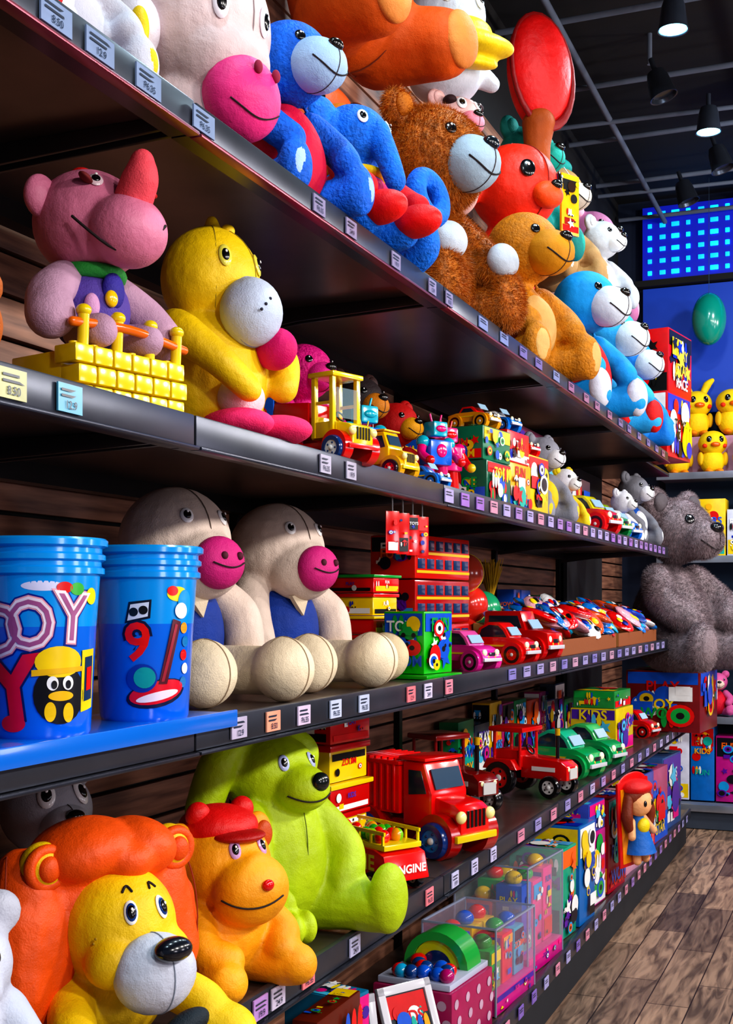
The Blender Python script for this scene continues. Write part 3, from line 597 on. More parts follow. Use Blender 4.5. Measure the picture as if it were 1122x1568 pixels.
def tower(name,Y,Dx,z,w,cols,hs,seed,yaw=-8):
    b=B(name,(-Dx,Y,z+.001),yaw); h=0
    for i,(c,hh) in enumerate(zip(cols,hs)):
        ww=w*(1-.06*(i%2)); b.box((0,0,h+hh*.42),(ww,ww,hh*.8),'plastic:'+c,bev=.004); b.box((0,0,h+hh*.9),(ww*1.08,ww*1.08,hh*.16),'plastic:'+cols[(i+1)%len(cols)],bev=.003)
        e=.001; gfx(b,(ww/2+e,0,h+hh*.42),(0,1,0),(0,0,1),ww*.9,hh*.7,seed+i,PALS[0],5); gfx(b,(0,-ww/2-e,h+hh*.42),(1,0,0),(0,0,1),ww*.9,hh*.7,seed+i+9,PALS[0],5); h+=hh
    b.done()
tower('toy_fire_station',3.0,1.36,T[1],.2,['d81818','f0c810','c01414','f0d018','d01818'],[.07,.08,.08,.1,.09],11)
tower('toy_garage_tower',3.10,1.27,T[2],.14,['18a040','f0b810','d01818','f0c810','e02020'],[.05,.06,.05,.06,.05],31)
pack('toy_box_green',3.06,1.10,T[2]+.012,.12,.15,.16,'18b818',1,-10,11)
b=B('toy_wagon_green',(-1.10,3.06,T[2]),-10); b.box((0,0,.006),(.16,.19,.011),'plastic:18a020',bev=.003); b.done()
def bus(Y,Dx,z,L,yaw,col='c02014'):
    b=B('toy_bus_red',(-Dx,Y,z+.001),yaw); c='plastic:'+col
    b.box((0,0,.065),(.15,L,.13),c,bev=.008)
    for zz in(.045,.1):
        for k in range(6):
            for sx in(-1,1): b.box((sx*.0755,-L*.4+k*L*.16,zz),(.003,L*.12,.03),'plastic:203860',bev=.001)
        for sx in(-1,1): b.box((sx*.0755,0,zz-.024),(.003,L*.96,.008),'plastic:f0c020')
    gfx(b,(0,-L/2-.001,.065),(1,0,0),(0,0,1),.14,.12,int(z*70),PALS[4],8); b.done()
for k in range(3): bus(3.62,1.29,T[2]+.133*k,.4,-6,['c02418','a82018','c83018'][k])
b=B('hanging_toy_packs')
for k in range(4):
    y=2.74+.07*k
    b.box((-1.05,y,T[3]-.125),(.004,.036,.1),'plastic:d01818',rot=(0,0,-40),bev=.001); gfx(b,(-1.047,y-.003,T[3]-.125),(.64,.766,0),(0,0,1),.03,.09,70+k,PALS[0],6); b.cyl((-1.05,y,T[3]-.08),(-1.05,y,T[3]-.03),.002,'metal:a0a0a0',n=6)
b.done()
b=B('toy_ball_net',(-1.44,4.5,T[2])); 
for i,(c,x,y,z) in enumerate((('c03028',0,0,.07),('208860',.02,.16,.07),('d84038',0,.08,.19),('30a070',.0,.26,.17),('c85040',.0,.02,.31))): b.ell((x,y,z),.075,'plastic:'+c); b.torus((x,y,z),.0755,.002,'plastic:f0d060',rot=(20*i,60,0))
b.done()
b=B('straw_broom',(-1.46,4.95,T[2])); b.cyl((0,0,0),(0,0,.25),.01,'plastic:c09020')
for k in range(60):
    a=k*2.4; q=.055*sqrt(k/60); b.cyl((q*.2*cos(a),q*.2*sin(a),.23),(q*cos(a),q*sin(a),.36+.02*sin(k*7)),.003,'matte:c8a020',n=5,r1=.001)
b.done()
def bags(Y0,Y1,Dx0,Dx1,z,seed,name='candy_bag_tray',n=40):
    b=B(name,(-(Dx0+Dx1)/2,(Y0+Y1)/2,z+.001)); w=Dx1-Dx0;L=Y1-Y0
    b.box((0,0,.004),(w,L,.007),'card:9a6a40'); b.box((w/2,0,.03),(.005,L,.06),'card:8a5030'); b.box((-w/2,0,.06),(.005,L,.12),'card:8a5a38'); 
    for q in(-1,1): b.prism([(-w/2,0),(w/2,0),(w/2,.06),(-w/2,.12)],.005,'card:a07040',c=(0,q*L/2,0))
    r=random.Random(seed)
    for k in range(n):
        x=r.uniform(-w/2+.07,w/2-.04); y=r.uniform(-L/2+.06,L/2-.06); c=r.choice(['1880d8','e02828','1880d8','f0f0f4','30b8e0','e86020','f4b8c8','1050c0','1880d8'])
        zz=.07+.07*(1-(x/w+.5))+r.uniform(0,.07); rt=(r.uniform(-25,25),r.uniform(10,45),r.uniform(-40,40))
        b.ell((x,y,zz),(.08,.055,.02),'foil:'+c,rot=rt,nu=14,nv=8); R=rm(rt)
        for j in range(4):
            p=np.array((x,y,zz))+R@np.array((r.uniform(-.04,.04),r.uniform(-.028,.028),.0185)); b.ell(p,(.018,.015,.004),'paper:'+r.choice(['ffffff','e02020','f8e020','1030a0','101010']),rot=rt,nu=10,nv=6)
    b.done()
bags(4.45,5.5,1.05,1.38,T[2],1,n=55); bags(5.56,6.6,1.05,1.38,T[2],2,n=55)
pack('toy_train_box',3.62,1.12,T[3],.16,.2,.13,'186048',21,-5,12); pack('toy_train_box',3.62,1.12,T[3]+.132,.15,.2,.1,'207858',26,-8,12)
pack('toy_train_box',3.86,1.12,T[3],.16,.2,.15,'e8b010',23,-5,12); pack('toy_train_box',3.86,1.12,T[3]+.152,.15,.2,.1,'d83018',20,-5,12)
pack('toy_train_box',4.1,1.12,T[3],.16,.2,.2,'f0c818',25,-5,12)
pack('toy_play_set_box',4.85,1.36,T[3],.2,.8,.40,'904868',42,0,14)
pack('toy_play_set_box',5.75,1.38,T[3],.2,.6,.3,'604858',43,0,14)
def robot(Y,Dx,z,s,yaw,seed):
    r=random.Random(seed); cs=['plastic:'+r.choice(['e02020','2070e0','f0c818','f0f0f0','20b0c8','f07818','e83880']) for _ in range(6)]
    b=B('toy_robot',(-Dx,Y,z+.0005),yaw); 
    b.box((0,0,.5*s),(.22*s,.34*s,.3*s),cs[0],bev=.03*s); b.box((0,0,.78*s),(.2*s,.22*s,.18*s),cs[1],bev=.03*s); b.ell((.1*s,0,.78*s),(.03*s,.08*s,.04*s),cs[2]); b.ell((.11*s,0,.52*s),(.03*s,.08*s,.08*s),cs[3])
    for q in(-1,1):
        b.cyl((0,q*.06*s,.86*s),(0,q*.09*s,.96*s),.012*s,cs[2]); b.tube([(0,q*.2*s,.6*s),(.05*s,q*.26*s,.48*s),(.15*s,q*.24*s,.4*s)],[.06*s,.05*s,.05*s],cs[4]); b.ell((.18*s,q*.24*s,.39*s),.055*s,cs[5]); b.ell((0,q*.2*s,.62*s),.08*s,cs[1])
        b.tube([(0,q*.1*s,.36*s),(0,q*.12*s,.1*s)],[.065*s,.07*s],cs[4]); b.box((.05*s,q*.12*s,.04*s),(.22*s,.14*s,.08*s),cs[5],bev=.02*s)
    b.done()
robot(3.2,1.1,T[3],.23,-30,1); robot(3.38,1.13,T[3],.24,-30,2); robot(3.03,1.24,T[3],.26,-30,3); robot(2.93,1.2,T[3],.18,-20,9)
for i,(Y,D,h) in enumerate(((3.62,1.12,.234),(3.86,1.12,.254),(4.1,1.12,.202))): car('toy_race_car',Y,D,T[3]+h,-15,.15,['e8a018','3080e0','e03020'][i],['e02020','f0f0f0','f0c010'][i],style='race',hub='plastic:f0c010')
plush('plush_grey_mouse',4.48,1.14,T[3],.35,-20,'8c8c98',muz='e8e8f0',belly='e0c020',soft=1,ll=.7)
plush('plush_multicolour_bear',4.82,1.13,T[3],.26,-20,'e0c818',head='e8e8f0',muz='ffffff',shirt='d02020',ll=.7)
car('toy_car_red',5.2,1.12,T[3],-15,.28,'d81c1c','e8e020'); car('toy_car_green',5.5,1.12,T[3],-15,.26,'208848','a0c020'); car('toy_car_blue',5.8,1.12,T[3],-15,.25,'2070d0','e8e8e8')
plush('plush_white_dog',6.08,1.14,T[3],.28,-15,'d8d8e0',muz='f0f0f0',shirt='2060c0',ll=.7)
plush('plush_grey_bear_small',6.42,1.15,T[3],.40,-15,'74747c',muz='e8e8f0',belly='e8e8f0',shirt='2058b0',ll=.7)
pack('toy_vehicle_box',5.95,1.2,T[1],.22,.3,.2,'e0c818',52,-5,12); pack('toy_vehicle_box',5.95,1.2,T[1]+.202,.2,.28,.08,'309048',56,-5,8)
rf=random.Random(77)
for lv,(ya,yb,hh) in {1:(4.6,6.6,.3),2:(4.25,6.6,.26),3:(2.75,4.35,.3)}.items():
    y=ya
    while y<yb:
        if lv==2 and y<5.2: w=.2; y+=w; continue
        w=rf.uniform(.12,.24); h=hh*rf.uniform(.6,1.1)
        pack('toy_stock_box',y+w/2,1.53,T[lv],.08,w-.012,h,rf.choice(['c01818','1858b8','d8a810','187848','a02868','b84810','d8d8e8','303848']),rf.randint(0,500),0,10,top=False); y+=w
# T0 (bottom)
pack('toy_game_box',2.52,1.12,T[0],.06,.24,.34,'602010',61,0,14)
pack('toy_game_box',2.74,1.22,T[0],.18,.1,.3,'1878a0',62,-10,14)
def frame(Y,Dx,z,w,h,yaw,lean,seed):
    b=B('picture_frame',(-Dx,Y,z+.012),yaw,pitch=lean); c='plastic:d8d8e0'
    for q in(-1,1): b.box((0,q*(w/2-.012),h/2),(.014,.024,h),c,bev=.003); b.box((0,0,h/2+q*(h/2-.012)),(.014,w,.024),c,bev=.003)
    b.box((-.003,0,h/2),(.006,w-.03,h-.03),'paper:303840'); gfx(b,(.001,0,h/2),(0,1,0),(0,0,1),w-.05,h-.05,seed,PALS[3],8); b.done()
frame(2.88,1.2,T[0],.16,.22,-35,-12,5); frame(3.04,1.08,T[0],.18,.23,-30,-22,6)
def dotted():
    b=B('toy_dotted_box',(-1.16,3.36,T[0]+.001),-5); b.box((0,0,.085),(.24,.3,.17),'paper:a83060',bev=.004)
    for i in range(4):
        for j in range(3):
            for face in(0,1):
                if face: O=np.array((.1215,-.12+.08*i+.02*(j%2),.035+.05*j));U=np.array((0,1,0))
                else: O=np.array((-.09+.06*i+.015*(j%2),-.1515,.035+.05*j));U=np.array((1,0,0))
                b.poly([O+.014*(cos(a)*U+sin(a)*np.array((0,0,1))) for a in np.linspace(0,2*pi,14,endpoint=False)],'paper:d0b0c8')
    b.done()
dotted()
def dotbox():
    b=B('toy_activity_set',(-1.16,3.36,T[0]+.172),-5); r=random.Random(8)
    b.box((0,0,.01),(.22,.28,.018),'plastic:c0c8e0',bev=.003); b.prism([(.1*cos(t),.1*sin(t)) for t in np.linspace(0,pi,14)]+[(.075*cos(t),.075*sin(t)) for t in np.linspace(pi,0,14)],.1,'plastic:30a048',c=(.0,.06,.018)); b.prism([(.074*cos(t),.074*sin(t)) for t in np.linspace(0,pi,14)],.08,'plastic:d0d820',c=(0,.06,.018)); b.prism([(.045*cos(t),.045*sin(t)) for t in np.linspace(0,pi,14)],.084,'plastic:183060',c=(0,.06,.018))
    for k in range(14): b.ell((r.uniform(-.09,.09),r.uniform(-.12,.0),.035),(.022,.022,.02),'plastic:'+r.choice(['2060d0','e02020','20a0d0','104080','b02870']),nu=12,nv=8)
    b.done()
dotbox()
def clearbox(Y,Dx,z,sx,sy,sz,seed,tint='e8b8d8'):
    b=B('clear_toy_container',(-Dx,Y,z+.001),-5); r=random.Random(seed); b.box((0,0,.03),(sx,sy,.06),'paper:c83088',bev=.003); gfx(b,(sx/2+.001,0,.03),(0,1,0),(0,0,1),sy*.95,.055,seed,PALS[2],8)
    for q in(-1,1): b.box((q*sx/2,0,sz/2+.02),(.003,sy,sz-.05),'clear:'+tint); b.box((0,q*sy/2,sz/2+.02),(sx,.003,sz-.05),'clear:'+tint)
    b.box((0,0,sz),(sx*1.02,sy*1.02,.004),'clear:e0e8f8')
    for x in(-1,1):
        for y in(-1,1): b.box((x*sx/2,y*sy/2,sz/2),(.005,.005,sz),'plastic:9098b0')
    for q in(-1,1): b.box((q*sx/2,0,sz),(.006,sy,.006),'plastic:9098b0'); b.box((0,q*sy/2,sz),(sx,.006,.006),'plastic:9098b0')
    for i in range(3):
        for j in range(2):
            x=(j-.5)*sx*.42; y=(i-1)*sy*.3; c=r.choice(['e02020','2060d0','20b050','f0c818','e83890','20b0c8']); h=sz*r.uniform(.45,.72)
            b.box((x,y,.06+h/2),(sx*.36,sy*.26,h),'plastic:'+c,bev=.006); gfx(b,(x+sx*.18+.001,y,.06+h/2),(0,1,0),(0,0,1),sy*.24,h*.9,seed*9+i*2+j,PALS[(i+j+seed)%5],8); gfx(b,(x,y-sy*.13-.001,.06+h/2),(1,0,0),(0,0,1),sx*.32,h*.9,seed*7+i+j,PALS[(i+seed)%5],7)
            b.ell((x,y,.075+h),(.03,.03,.025),'plastic:'+r.choice(['e02020','2060d0','f0c818','30a040']),nu=14,nv=10)
    b.done()
clearbox(3.74,1.14,T[0],.24,.34,.26,1); clearbox(4.16,1.16,T[0],.26,.36,.36,2,'d0e0e8'); 
pack('toy_doll_box',4.55,1.14,T[0],.2,.18,.33,'20a080',64,-5,14);pack('toy_doll_box',4.78,1.12,T[0],.2,.2,.38,'3070b8',65,-5,14);pack('toy_doll_box',5.06,1.14,T[0],.2,.24,.3,'c83890',66,-5,14);pack('toy_doll_box',5.06,1.14,T[0]+.302,.2,.22,.12,'4858b8',67,-5,9)
pack('toy_doll_box',5.38,1.12,T[0],.2,.26,.4,'b02838',68,-5,14);pack('toy_doll_box',5.72,1.12,T[0],.2,.3,.36,'d8a0b8',69,-5,14);pack('toy_doll_box',6.1,1.12,T[0],.2,.34,.4,'5058a8',70,-5,14);pack('toy_doll_box',6.52,1.12,T[0],.2,.38,.38,'b05878',71,-5,14);pack('toy_doll_box',6.98,1.12,T[0],.2,.42,.4,'406098',72,-5,14)
def doll(Y):
    b=B('doll_in_blister_pack',(-.93,Y,.33),-24,roll=4,scale=1.12); b.box((0,0,.16),(.012,.2,.32),'paper:c82010',bev=.005); b.ell((0,0,.3),(.007,.098,.05),'paper:c82010'); b.box((.007,0,.155),(.003,.17,.28),'paper:e89010')
    b.ell((.03,0,.24),(.045,.055,.055),'vinyl:f0b080'); b.ell((.015,0,.265),(.05,.068,.055),'vinyl:7a3010'); b.ell((.02,0,.295),(.055,.07,.03),'vinyl:d02010')
    for q in(-1,1): b.ell((.07,q*.02,.24),(.006,.008,.012),'plastic:101010'); b.tube([(.02,q*.055,.26),(.025,q*.075,.19),(.03,q*.06,.13)],[.02,.022,.01],'vinyl:7a3010'); b.tube([(.02,q*.04,.17),(.04,q*.07,.12)],.014,'vinyl:f0b080'); b.tube([(.025,q*.025,.07),(.03,q*.028,.02)],.016,'vinyl:f0b080')
    b.lathe([(.065,.05),(.05,.1),(.025,.17),(.02,.2)],'vinyl:1868b8',c=(.02,0,0)); b.ell((.045,0,.15),(.02,.03,.03),'vinyl:e8d020')
    b.done()
doll(5.30)
# ================================================================ TOP SHELF T4
def cow():
    b=B('plush_cow',(-1.17,2.02,T[4]),-12,soft=.007); W='vinyl:e0c8c8'
    hc,hr=(.01,0,.27),(.135,.14,.15); b.S(hc,hr,W); b.S((.06,0,.2),(.09,.105,.09),W); mc,mr=(.115,0,.12),(.066,.08,.076); b.ell(mc,mr,'vinyl:f04c90')
    b.S((0,0,.1),(.1,.11,.1),W)
    for s in(-1,1): b.eye(hc,hr,s*22-8,-2,.016,white='plastic:f0e8f0',ratio=1.8); b.ell((.175,s*.025,.155),(.007,.009,.012),'matte:901040'); b.ell((.0,s*.15,.22),(.045,.04,.06),'vinyl:e0d8e0'); b.ell((.03,s*.175,.2),(.022,.014,.042),'vinyl:e8c810')
    b.ell((.03,0,.41),(.09,.09,.035),'vinyl:c81818'); b.smile(mc,(.067,.081,.077),-60,40,-20,20,.0015)
    b.seam(hc,hr,(0,0,0),'matte:a09090')
    b.done()
cow()
plush('plush_white_duck',1.60,1.16,T[4],.34,-15,'c8c8d4',muz='e8c010',soft=1,nose=None,ll=.7,ear='none')
plush('plush_red_dog',1.34,1.14,T[4],.32,-15,'c81810',muz='f08030',ll=.7)
plush('plush_blue_bear',2.30,1.12,T[4],.43,-16,'0c6cd8',muz='a8c4e4',kind='fuzz',shirt='d01448',mscale=1.25,ll=.7,ear='none')
def bluetwo():
    b=B('plush_blue_elephant',(-1.09,2.60,T[4]),-16,soft=.005,scale=1.08); C='fuzz:1078e0'
    b.S((0,0,.1),(.07,.08,.1),C); b.S((0,0,.24),(.075,.08,.07),C); b.ST([(.06,0,.24),(.09,0,.18),(.11,0,.13)],[.03,.025,.022],C)
    for s in(-1,1):
        b.eye((0,0,.24),(.075,.08,.07),s*35,20,.012); b.ST([(.02,s*.07,.16),(.07,s*.1,.12),(.1,s*.09,.1)],[.028,.026,.028],'plush:e01838'); b.ell((.12,s*.06,.06),(.06,.036,.034),'vinyl:e81818'); b.ST([(.02,s*.05,.04),(.08,s*.065,.045)],[.04,.035],C)
        b.S((-.01,s*.09,.25),(.025,.045,.055),C)
    b.torus((.05,.2,.16),.045,.024,C,rot=(0,80,0),soft=True); b.ST([(-.02,.2,.02),(.04,.2,.05),(.05,.18,.1)],[.04,.035,.025],C); b.ell((0,0,.12),(.074,.084,.05),'plush:e02070'); b.torus((0,0,.16),.06,.01,'plush:f0c810'); b.torus((0,0,.08),.076,.008,'plush:6040c0')
    b.done()
bluetwo()
plush('teddy_bear_brown',3.42,1.21,T[4],.68,-16,'b86c1c',muz='a8bccc',feet='b86c1c',kind='fur',mscale=1.15,nose='plastic:101820',arms=1,ll=.7,hs=1.14,ext=lambda b,P:[b.ell(P(.27,s*.2,.3),P(.06,.09,.075),'plush:c0c8d4') for s in(-1,1)])
plush('teddy_bear_tan',4.34,1.18,T[4],.66,-22,'c07c20',muz='cc8c30',belly='d8ac70',ear='none',mscale=1.2,ll=.75,kind='fuzz')
def redbear():
    b=B('plush_red_monkey',(-1.29,4.64,T[4]),-24,soft=.011); C='vinyl:e8401c'
    b.S((-.05,0,.34),(.14,.15,.34),C); hc,hr=(.02,0,.80),(.165,.18,.165); b.S(hc,hr,C); b.ell((.18,0,.74),(.05,.07,.05),'vinyl:e85828'); b.ell((.22,0,.77),(.018,.026,.018),'plastic:101010')
    for s in(-1,1): b.eye(hc,hr,s*32,8,.03,white=None,iris='plastic:1850b0',ratio=1.2); b.S((-.02,s*.19,.78),(.03,.06,.07),C); b.ell((.0,s*.2,.78),(.02,.035,.045),'vinyl:b04010')
    for a in(0,60,120): b.seam(hc,hr,(0,0,a),'matte:802010',k=.002)
    b.done()
redbear()
b=B('hang_tag_book',(-1.12,4.9,T[4]+.80),-30); b.box((0,0,0),(.012,.1,.24),'paper:e8b808',bev=.002); gfx(b,(.0065,0,.05),(0,1,0),(0,0,1),.095,.1,12,['101010','e8c810','202020','301808'],7); gfx(b,(.0065,0,-.06),(0,1,0),(0,0,1),.095,.1,15,['d02010','f0f0f0','a01010'],6)
b.cyl((0,0,.12),(-.03,0,.16),.002,'plastic:e0e0e0',n=6); b.done()
plush('plush_blue_dog',5.26,1.16,T[4],.68,-18,'3098dc',muz='dce4f0',feet='d0d0dc',shirt='d02020',mscale=1.25,ll=.7,ear='none')
plush('plush_blue_dog',5.80,1.16,T[4],.64,-18,'48a8e0',muz='e0e8f0',feet='d02020',shirt='d8d8e4',mscale=1.25,ll=.7,ear='none')
plush('plush_blue_dog',6.32,1.16,T[4],.60,-18,'2080d0',muz='d8e0ec',shirt='2060b8',mscale=1.25,ll=.7,ear='none')
def giant():
    b=B('plush_orange_bear',(-1.38,3.26,T[4]+.72),-14,soft=.014); C='plush:cc5c14'
    b.S((0,0,.3),(.19,.19,.3),C); b.S((.02,0,.74),(.19,.2,.19),C)
    b.ST([(.03,-.12,.1),(.13,-.16,.1),(.2,-.16,.09)],[.11,.105,.1],C); b.ST([(.02,.12,.1),(.14,.16,.1),(.2,.17,.09)],[.11,.105,.1],C)
    b.ell((.265,.175,.09),(.035,.075,.08),'plush:dc8c50'); b.ell((.265,-.165,.09),(.035,.075,.08),'plush:dc8c50')
    for s in(-1,1): b.ST([(.02,s*.16,.5),(.12,s*.22,.4),(.22,s*.17,.34)],[.085,.09,.085],C)
    b.ell((.2,0,.68),(.07,.09,.07),'plush:dc8c40'); b.seam((0,0,.3),(.19,.19,.3),(0,0,20),'matte:702c08',k=.002); b.seam((0,0,.3),(.19,.19,.3),(0,0,110),'matte:702c08',k=.002)
    b.done()
giant()
plush('plush_orange_dog',3.02,1.42,T[4],.66,-18,'c8560c',muz='d07820',kind='vinyl',ll=.4)
tier=[('plush_teal_elephant',5.15,1.38,.66,.62,'088078','20a090'),('plush_beige_dog',5.68,1.38,.66,.62,'b0885c','d8c8b8'),('plush_white_tiger',5.95,1.22,.62,.46,'c8c8cc','f0f0f0'),('plush_lilac_mouse',6.25,1.34,.62,.62,'b06c90','c898a8'),
('plush_purple_bear',3.86,1.45,0,.54,'703060','a05080'),('plush_dark_teal_bear',5.1,1.455,0,.62,'206a60','308878'),('plush_chestnut_dog',5.65,1.455,0,.62,'805030','a07050'),('plush_dark_teal_bear',6.2,1.455,0,.6,'1c7c78','40a090')]
for nm,Y,D,h,Hh,c,m_ in tier:
    plush(nm,Y,D,T[4]+h,Hh,-18,c,muz=m_,eyes='dot',hat='0c8880' if 'beige' in nm else None,earin='d89aa8' if 'lilac' in nm else None,ll=.4 if h==0 else .7)
plush('plush_cow_spotted',4.05,1.33,T[4]+.53,.44,-30,'e8bcb8',muz='e88c9c',eyes='oval',arms=0,legs=0,mscale=.9,ext=lambda b,P:[b.ell(P(.12,s*.14,.84),P(.06,.05,.04),'plush:30181c') for s in(-1,1)])
def goose():
    b=B('plush_white_goose',(-1.36,4.05,T[4]+.94),-42,soft=.008); W='vinyl:c4c8d4'
    b.S((0,0,.08),(.12,.13,.1),W); hc,hr=(.02,0,.27),(.125,.135,.14); b.S(hc,hr,W); Yb='vinyl:f4d400'
    b.S((.17,0,.12),(.12,.16,.042),Yb,rot=(0,14,0)); b.S((.13,0,.165),(.09,.1,.055),Yb); b.S((.14,0,.08),(.09,.12,.026),Yb,rot=(0,22,0))
    for s in(-1,1): b.eye(hc,hr,s*28,14,.026,ratio=1.5); b.ST([(0,s*.1,.12),(.03,s*.17,.07)],[.05,.03],W)
    b.done()
goose()
def redshoe():
    b=B('plush_red_boot_leg',(-1.2,4.97,T[4]+1.0),-52,roll=10,soft=.009); C='vinyl:dc0808'
    b.S((0,0,.36),(.085,.14,.235),C,rot=(0,6,0)); b.ST([(0,-.07,.0),(0,-.06,.08),(0,-.04,.16)],[.05,.055,.07],'plush:a04c10'); b.torus((.03,0,.36),.135,.012,'vinyl:8a0808',rot=(0,90,0),sc=(1.65,.95,1)); b.done()
redshoe()
for i,(Y,D,z,h) in enumerate(((7.0,1.15,T[4]-.0,.35),(7.05,1.15,T[4]+.352,.35))): pack('toy_red_gift_box',Y,D,z,.34,.4,h,'c01820',80+i*5,-10,16)
b=B('corner_display_unit',(-1.3,7.2,0)); 
b.box((-.05,0,T[4]-.012),(.42,.95,.02),'metal:2a2c34',bev=.003)
b.box((-.26,.0,1.85),(.02,.95,2.15),'matte:14161c'); b.done()
plush('teddy_bear_grey',7.0,1.03,1.07,1.06,-26,'8e7e82',kind='fur',muz=None,earin='5a5256',nose='plastic:141418',feet=None,ll=.85,hs=.85)
pack('toy_red_box',7.05,1.03,T[1],.4,.45,.33,'7a1c20',91,-5,16)
# ================================================================ back wall display
b=B('display_shelf_back'); W='metal:b8c0d0'
for z,d in((.15,.55),(.70,.45),(1.23,.4),(1.73,.42),(2.27,.42)):
    b.box((.35,8.62-d/2,z-.01),(3.3,d,.02),'matte:6a7488'); b.box((.35,8.62-d,z-.012),(3.3,.014,.045),W,bev=.003)
b.box((.35,8.1,.07),(3.3,.02,.13),'matte:3a4250'); b.box((.35,8.6,1.3),(3.3,.03,2.4),'matte:20344c'); b.done()
rr=random.Random(12)
def chick(x,y,z,s,ears):
    b=B('plush_yellow_chick',(x,y,z),-70); Ye='plush:f8cc00'; b.ell((0,0,.3*s),(.26*s,.28*s,.3*s),Ye); hc,hr=(.03*s,0,.72*s),(.3*s,.33*s,.29*s); b.ell(hc,hr,Ye); b.ell((.32*s,0,.66*s),(.08*s,.11*s,.06*s),'plastic:e06808')
    for q in(-1,1):
        b.eye(hc,hr,q*26,14,.06*s,ratio=1.3,white=None); b.ell((.22*s,q*.22*s,.64*s),(.06*s,.06*s,.05*s),'plush:e84828'); b.ell((.05*s,q*.28*s,.36*s),(.1*s,.07*s,.16*s),'plush:e8b800'); b.ell((.2*s,q*.12*s,.06*s),(.14*s,.09*s,.06*s),'plush:f09010')
        if ears: b.tube([(0,q*.14*s,.95*s),(-.03*s,q*.24*s,1.15*s),(0,q*.34*s,1.25*s)],[.07*s,.09*s,.05*s],Ye)
    b.done()
for i in range(8):
    x=-1.18+.22*i; chick(x,8.31,2.271,.28,0); chick(x+.1,8.47,2.271+.27,.3,i%2==0)
    if i<6: plush('plush_mouse_doll',8.33,-(x+.03*i),.71,.3,-75,'d86aa0' if i%2 else '303038',muz='f0d8c8',soft=0,shirt='d02040',ll=.6)
b=B('plush_box_riser',(.35,8.48,2.272)); b.box((0,0,.13),(3.1,.18,.26),'paper:d8a8c0',bev=.003); b.done()
for zi,(z,hh) in enumerate(((.16,.48),(1.24,.3),(1.74,.42))):
    x=-1.26
    while x<1.6:
        w=rr.uniform(.12,.22); h=hh*rr.uniform(.7,1); cl=rr.choice(['d0d0e8','d02028','f0c818','2878c8','c83890','e0e0f0','d02028'])
        bb=B('toy_box_back_display',(x+w/2,8.34,z+.001)); bb.box((0,0,h/2),(w-.01,.2,h),'paper:'+cl,bev=.003); gfx(bb,(0,-.101,h/2),(1,0,0),(0,0,1),w*.9,h*.95,rr.randint(0,999),PALS[rr.randint(0,4)],14); bb.done(); x+=w
b=B('led_wall_panel',(0,8.6,0)); b.box((.35,-.02,3.88),(3.6,.05,.5),'emit:0428a0:0.5')
for i in range(40):
    for j in range(6): b.box((-1.4+.085*i,-.05,3.68+.08*j),(.028+.012*((i*7+j*3)%3),.01,.03),'emit:30b8ff:%s'%(['1.8','3.5','.8'][(i*5+j*11+i*j)%3]),bev=.003)
b.box((.35,-.03,3.61),(3.7,.08,.04),'matte:05070a'); b.box((.35,-.01,3.15),(3.6,.03,.86),'emit:0440a0:0.2'); b.done()
b=B('hanging_balloon',(-.98,8.3,3.28)); b.ell((0,0,0),(.11,.11,.17),'plastic:088878'); b.cyl((0,0,.16),(0,0,.95),.0015,'plastic:405060',n=6); b.done()
# ================================================================ ceiling grid and lamps
b=B('ceiling_pipe_grid'); GR='matte:5c6474'
for x in(-1.3,-.3,.7,1.7): b.cyl((x,-1,4.02),(x,8.6,4.02),.016,GR)
for y in np.arange(1,8.6,.75): b.cyl((-1.6,y,4.05),(3.2,y,4.05),.014,GR)
for y in(2.6,4.6,6.6,7.8): b.cyl((-1.6,y,4.0),(3.2,y+.6,4.12),.012,GR); b.box((-.5,y+.3,4.1),(.3,.3,.1),'metal:20242c')
for x,y in((-.9,4.9),(-.3,5.8),(-1.0,6.1),(.2,6.4),(-.6,7.4)): b.cyl((x,y,4.05),(x,y,4.2),.012,GR)
b.done()
def lamp(x,y,lit=True,tilt=0,z=3.86):
    b=B('ceiling_spotlight',(x,y,z),tilt*30,pitch=tilt); c='metal:3a3e48' if not lit else 'metal:505868'
    b.lathe([(.04,.13),(.05,.1),(.06,.02),(.066,0),(.06,.002),(.055,.02)],c,n=24); b.cyl((0,0,.12),(0,0,.2),.012,c)
    if lit: b.lathe([(.001,.004),(.056,.004),(.056,.012),(.001,.012)],'emit:90e8ff:14',n=24)
    b.done()
for y in(.45,1.68,2.91,4.14,5.36,6.59): lamp(-.78,y)
for x,y in((-.85,4.75),(-.9,5.9),(-.75,7.0),(-1.0,7.5)): lamp(x,y,False,18,3.8)
def area(x,y,z,tx,ty,tz,size,e,col=(1,1,1)):
    l=bpy.data.lights.new('shop_and_fill_light','AREA'); l.shape='DISK'; l.size=size; l.energy=e; l.color=col; o=bpy.data.objects.new('shop_and_fill_light',l); scene.collection.objects.link(o)
    o.location=(x,y,z); o.rotation_euler=(Vector((tx,ty,tz))-Vector((x,y,z))).to_track_quat('-Z','Y').to_euler()
for y in(.45,1.68,2.91,4.14,5.36,6.59): area(-.72,y,3.8,-.95,y+.1,1.0,.18,13,(.7,.9,1))
for y in(-.3,1.2,2.7,4.2,5.7,7.0): area(2.0,y,2.9,-1.2,y+.3,.9,.3,43,(1,.95,.9))
for y in(.2,2.6,5.0): area(2.9,y,1.5,-1.3,y+.6,1.1,.8,15,(.95,.9,1))  # added fill lights by the unseen right wall, brightening the lower shelves
area(.3,6.4,3.7,-.3,8.5,1.3,.3,34,(.85,.93,1))
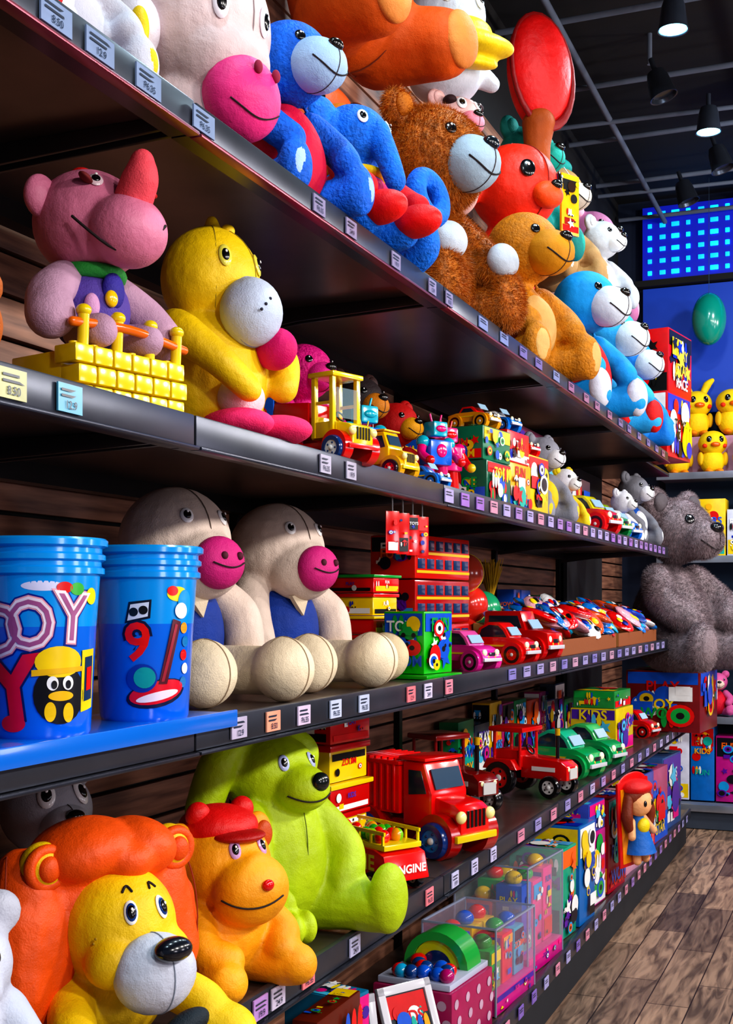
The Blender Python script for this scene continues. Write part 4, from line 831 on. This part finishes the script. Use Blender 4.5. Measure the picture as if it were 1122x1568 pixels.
w=bpy.data.worlds.new('world'); scene.world=w; w.use_nodes=True; w.node_tree.nodes['Background'].inputs[0].default_value=(.35,.42,.6,1); w.node_tree.nodes['Background'].inputs[1].default_value=.3
# ---------------------------------------------------------------- fur
bpy.context.view_layer.update(); dg=bpy.context.evaluated_depsgraph_get(); rng=np.random.default_rng(4)
for ob,top,spec in FURJOBS:
    ev=ob.evaluated_get(dg); me=ev.to_mesh(); me.calc_loop_triangles()
    V=np.empty(len(me.vertices)*3); me.vertices.foreach_get('co',V); V=V.reshape(-1,3)
    Tn=np.empty(len(me.loop_triangles)*3,int); me.loop_triangles.foreach_get('vertices',Tn); Tn=Tn.reshape(-1,3); ev.to_mesh_clear()
    if not len(Tn): continue
    A,Bv,C=V[Tn[:,0]],V[Tn[:,1]],V[Tn[:,2]]; nr=np.cross(Bv-A,C-A); ar=np.linalg.norm(nr,axis=1)/2; nr/=(ar[:,None]*2+1e-12)
    size=V[:,2].max()-V[:,2].min(); L=.017 if size<.9 else .016; dens=95000; n=int(min(140000,ar.sum()*dens))
    ix=rng.choice(len(Tn),n,p=ar/ar.sum()); u=rng.random((n,2)); fl=u.sum(1)>1; u[fl]=1-u[fl]
    P=A[ix]+(Bv[ix]-A[ix])*u[:,:1]+(C[ix]-A[ix])*u[:,1:]; Nn=nr[ix]
    d=Nn+np.array((.1,0,-.7))+rng.normal(0,.35,(n,3))+.4*np.sin(P[:,[1,2,0]]*40); d/=np.linalg.norm(d,axis=1)[:,None]; ll=L*rng.uniform(.6,1.3,(n,1))
    t=np.cross(d,rng.normal(0,1,(n,3))); t/=np.linalg.norm(t,axis=1)[:,None]; wd=.001
    X=np.empty((n*3,3)); X[0::3]=P+t*wd-Nn*.002; X[1::3]=P-t*wd-Nn*.002; X[2::3]=P+d*ll
    fm=bpy.data.meshes.new('fur'); fm.from_pydata(X.tolist(),[],np.arange(n*3).reshape(-1,3).tolist()); fm.materials.append(M(spec)); fo=bpy.data.objects.new('fur',fm); scene.collection.objects.link(fo); fo.parent=top
# ---------------------------------------------------------------- camera
cam=bpy.data.cameras.new('camera'); co=bpy.data.objects.new('camera',cam); scene.collection.objects.link(co); co.location=(0,0,1.43); co.rotation_euler=(pi/2,0,radians(22.16))
cam.sensor_fit='VERTICAL'; cam.sensor_height=24; cam.lens=24*1900/1568; cam.shift_y=.0899; cam.clip_start=.05; scene.camera=co
scene.view_settings.view_transform='Standard'; scene.view_settings.look='Medium High Contrast'; scene.view_settings.exposure=0
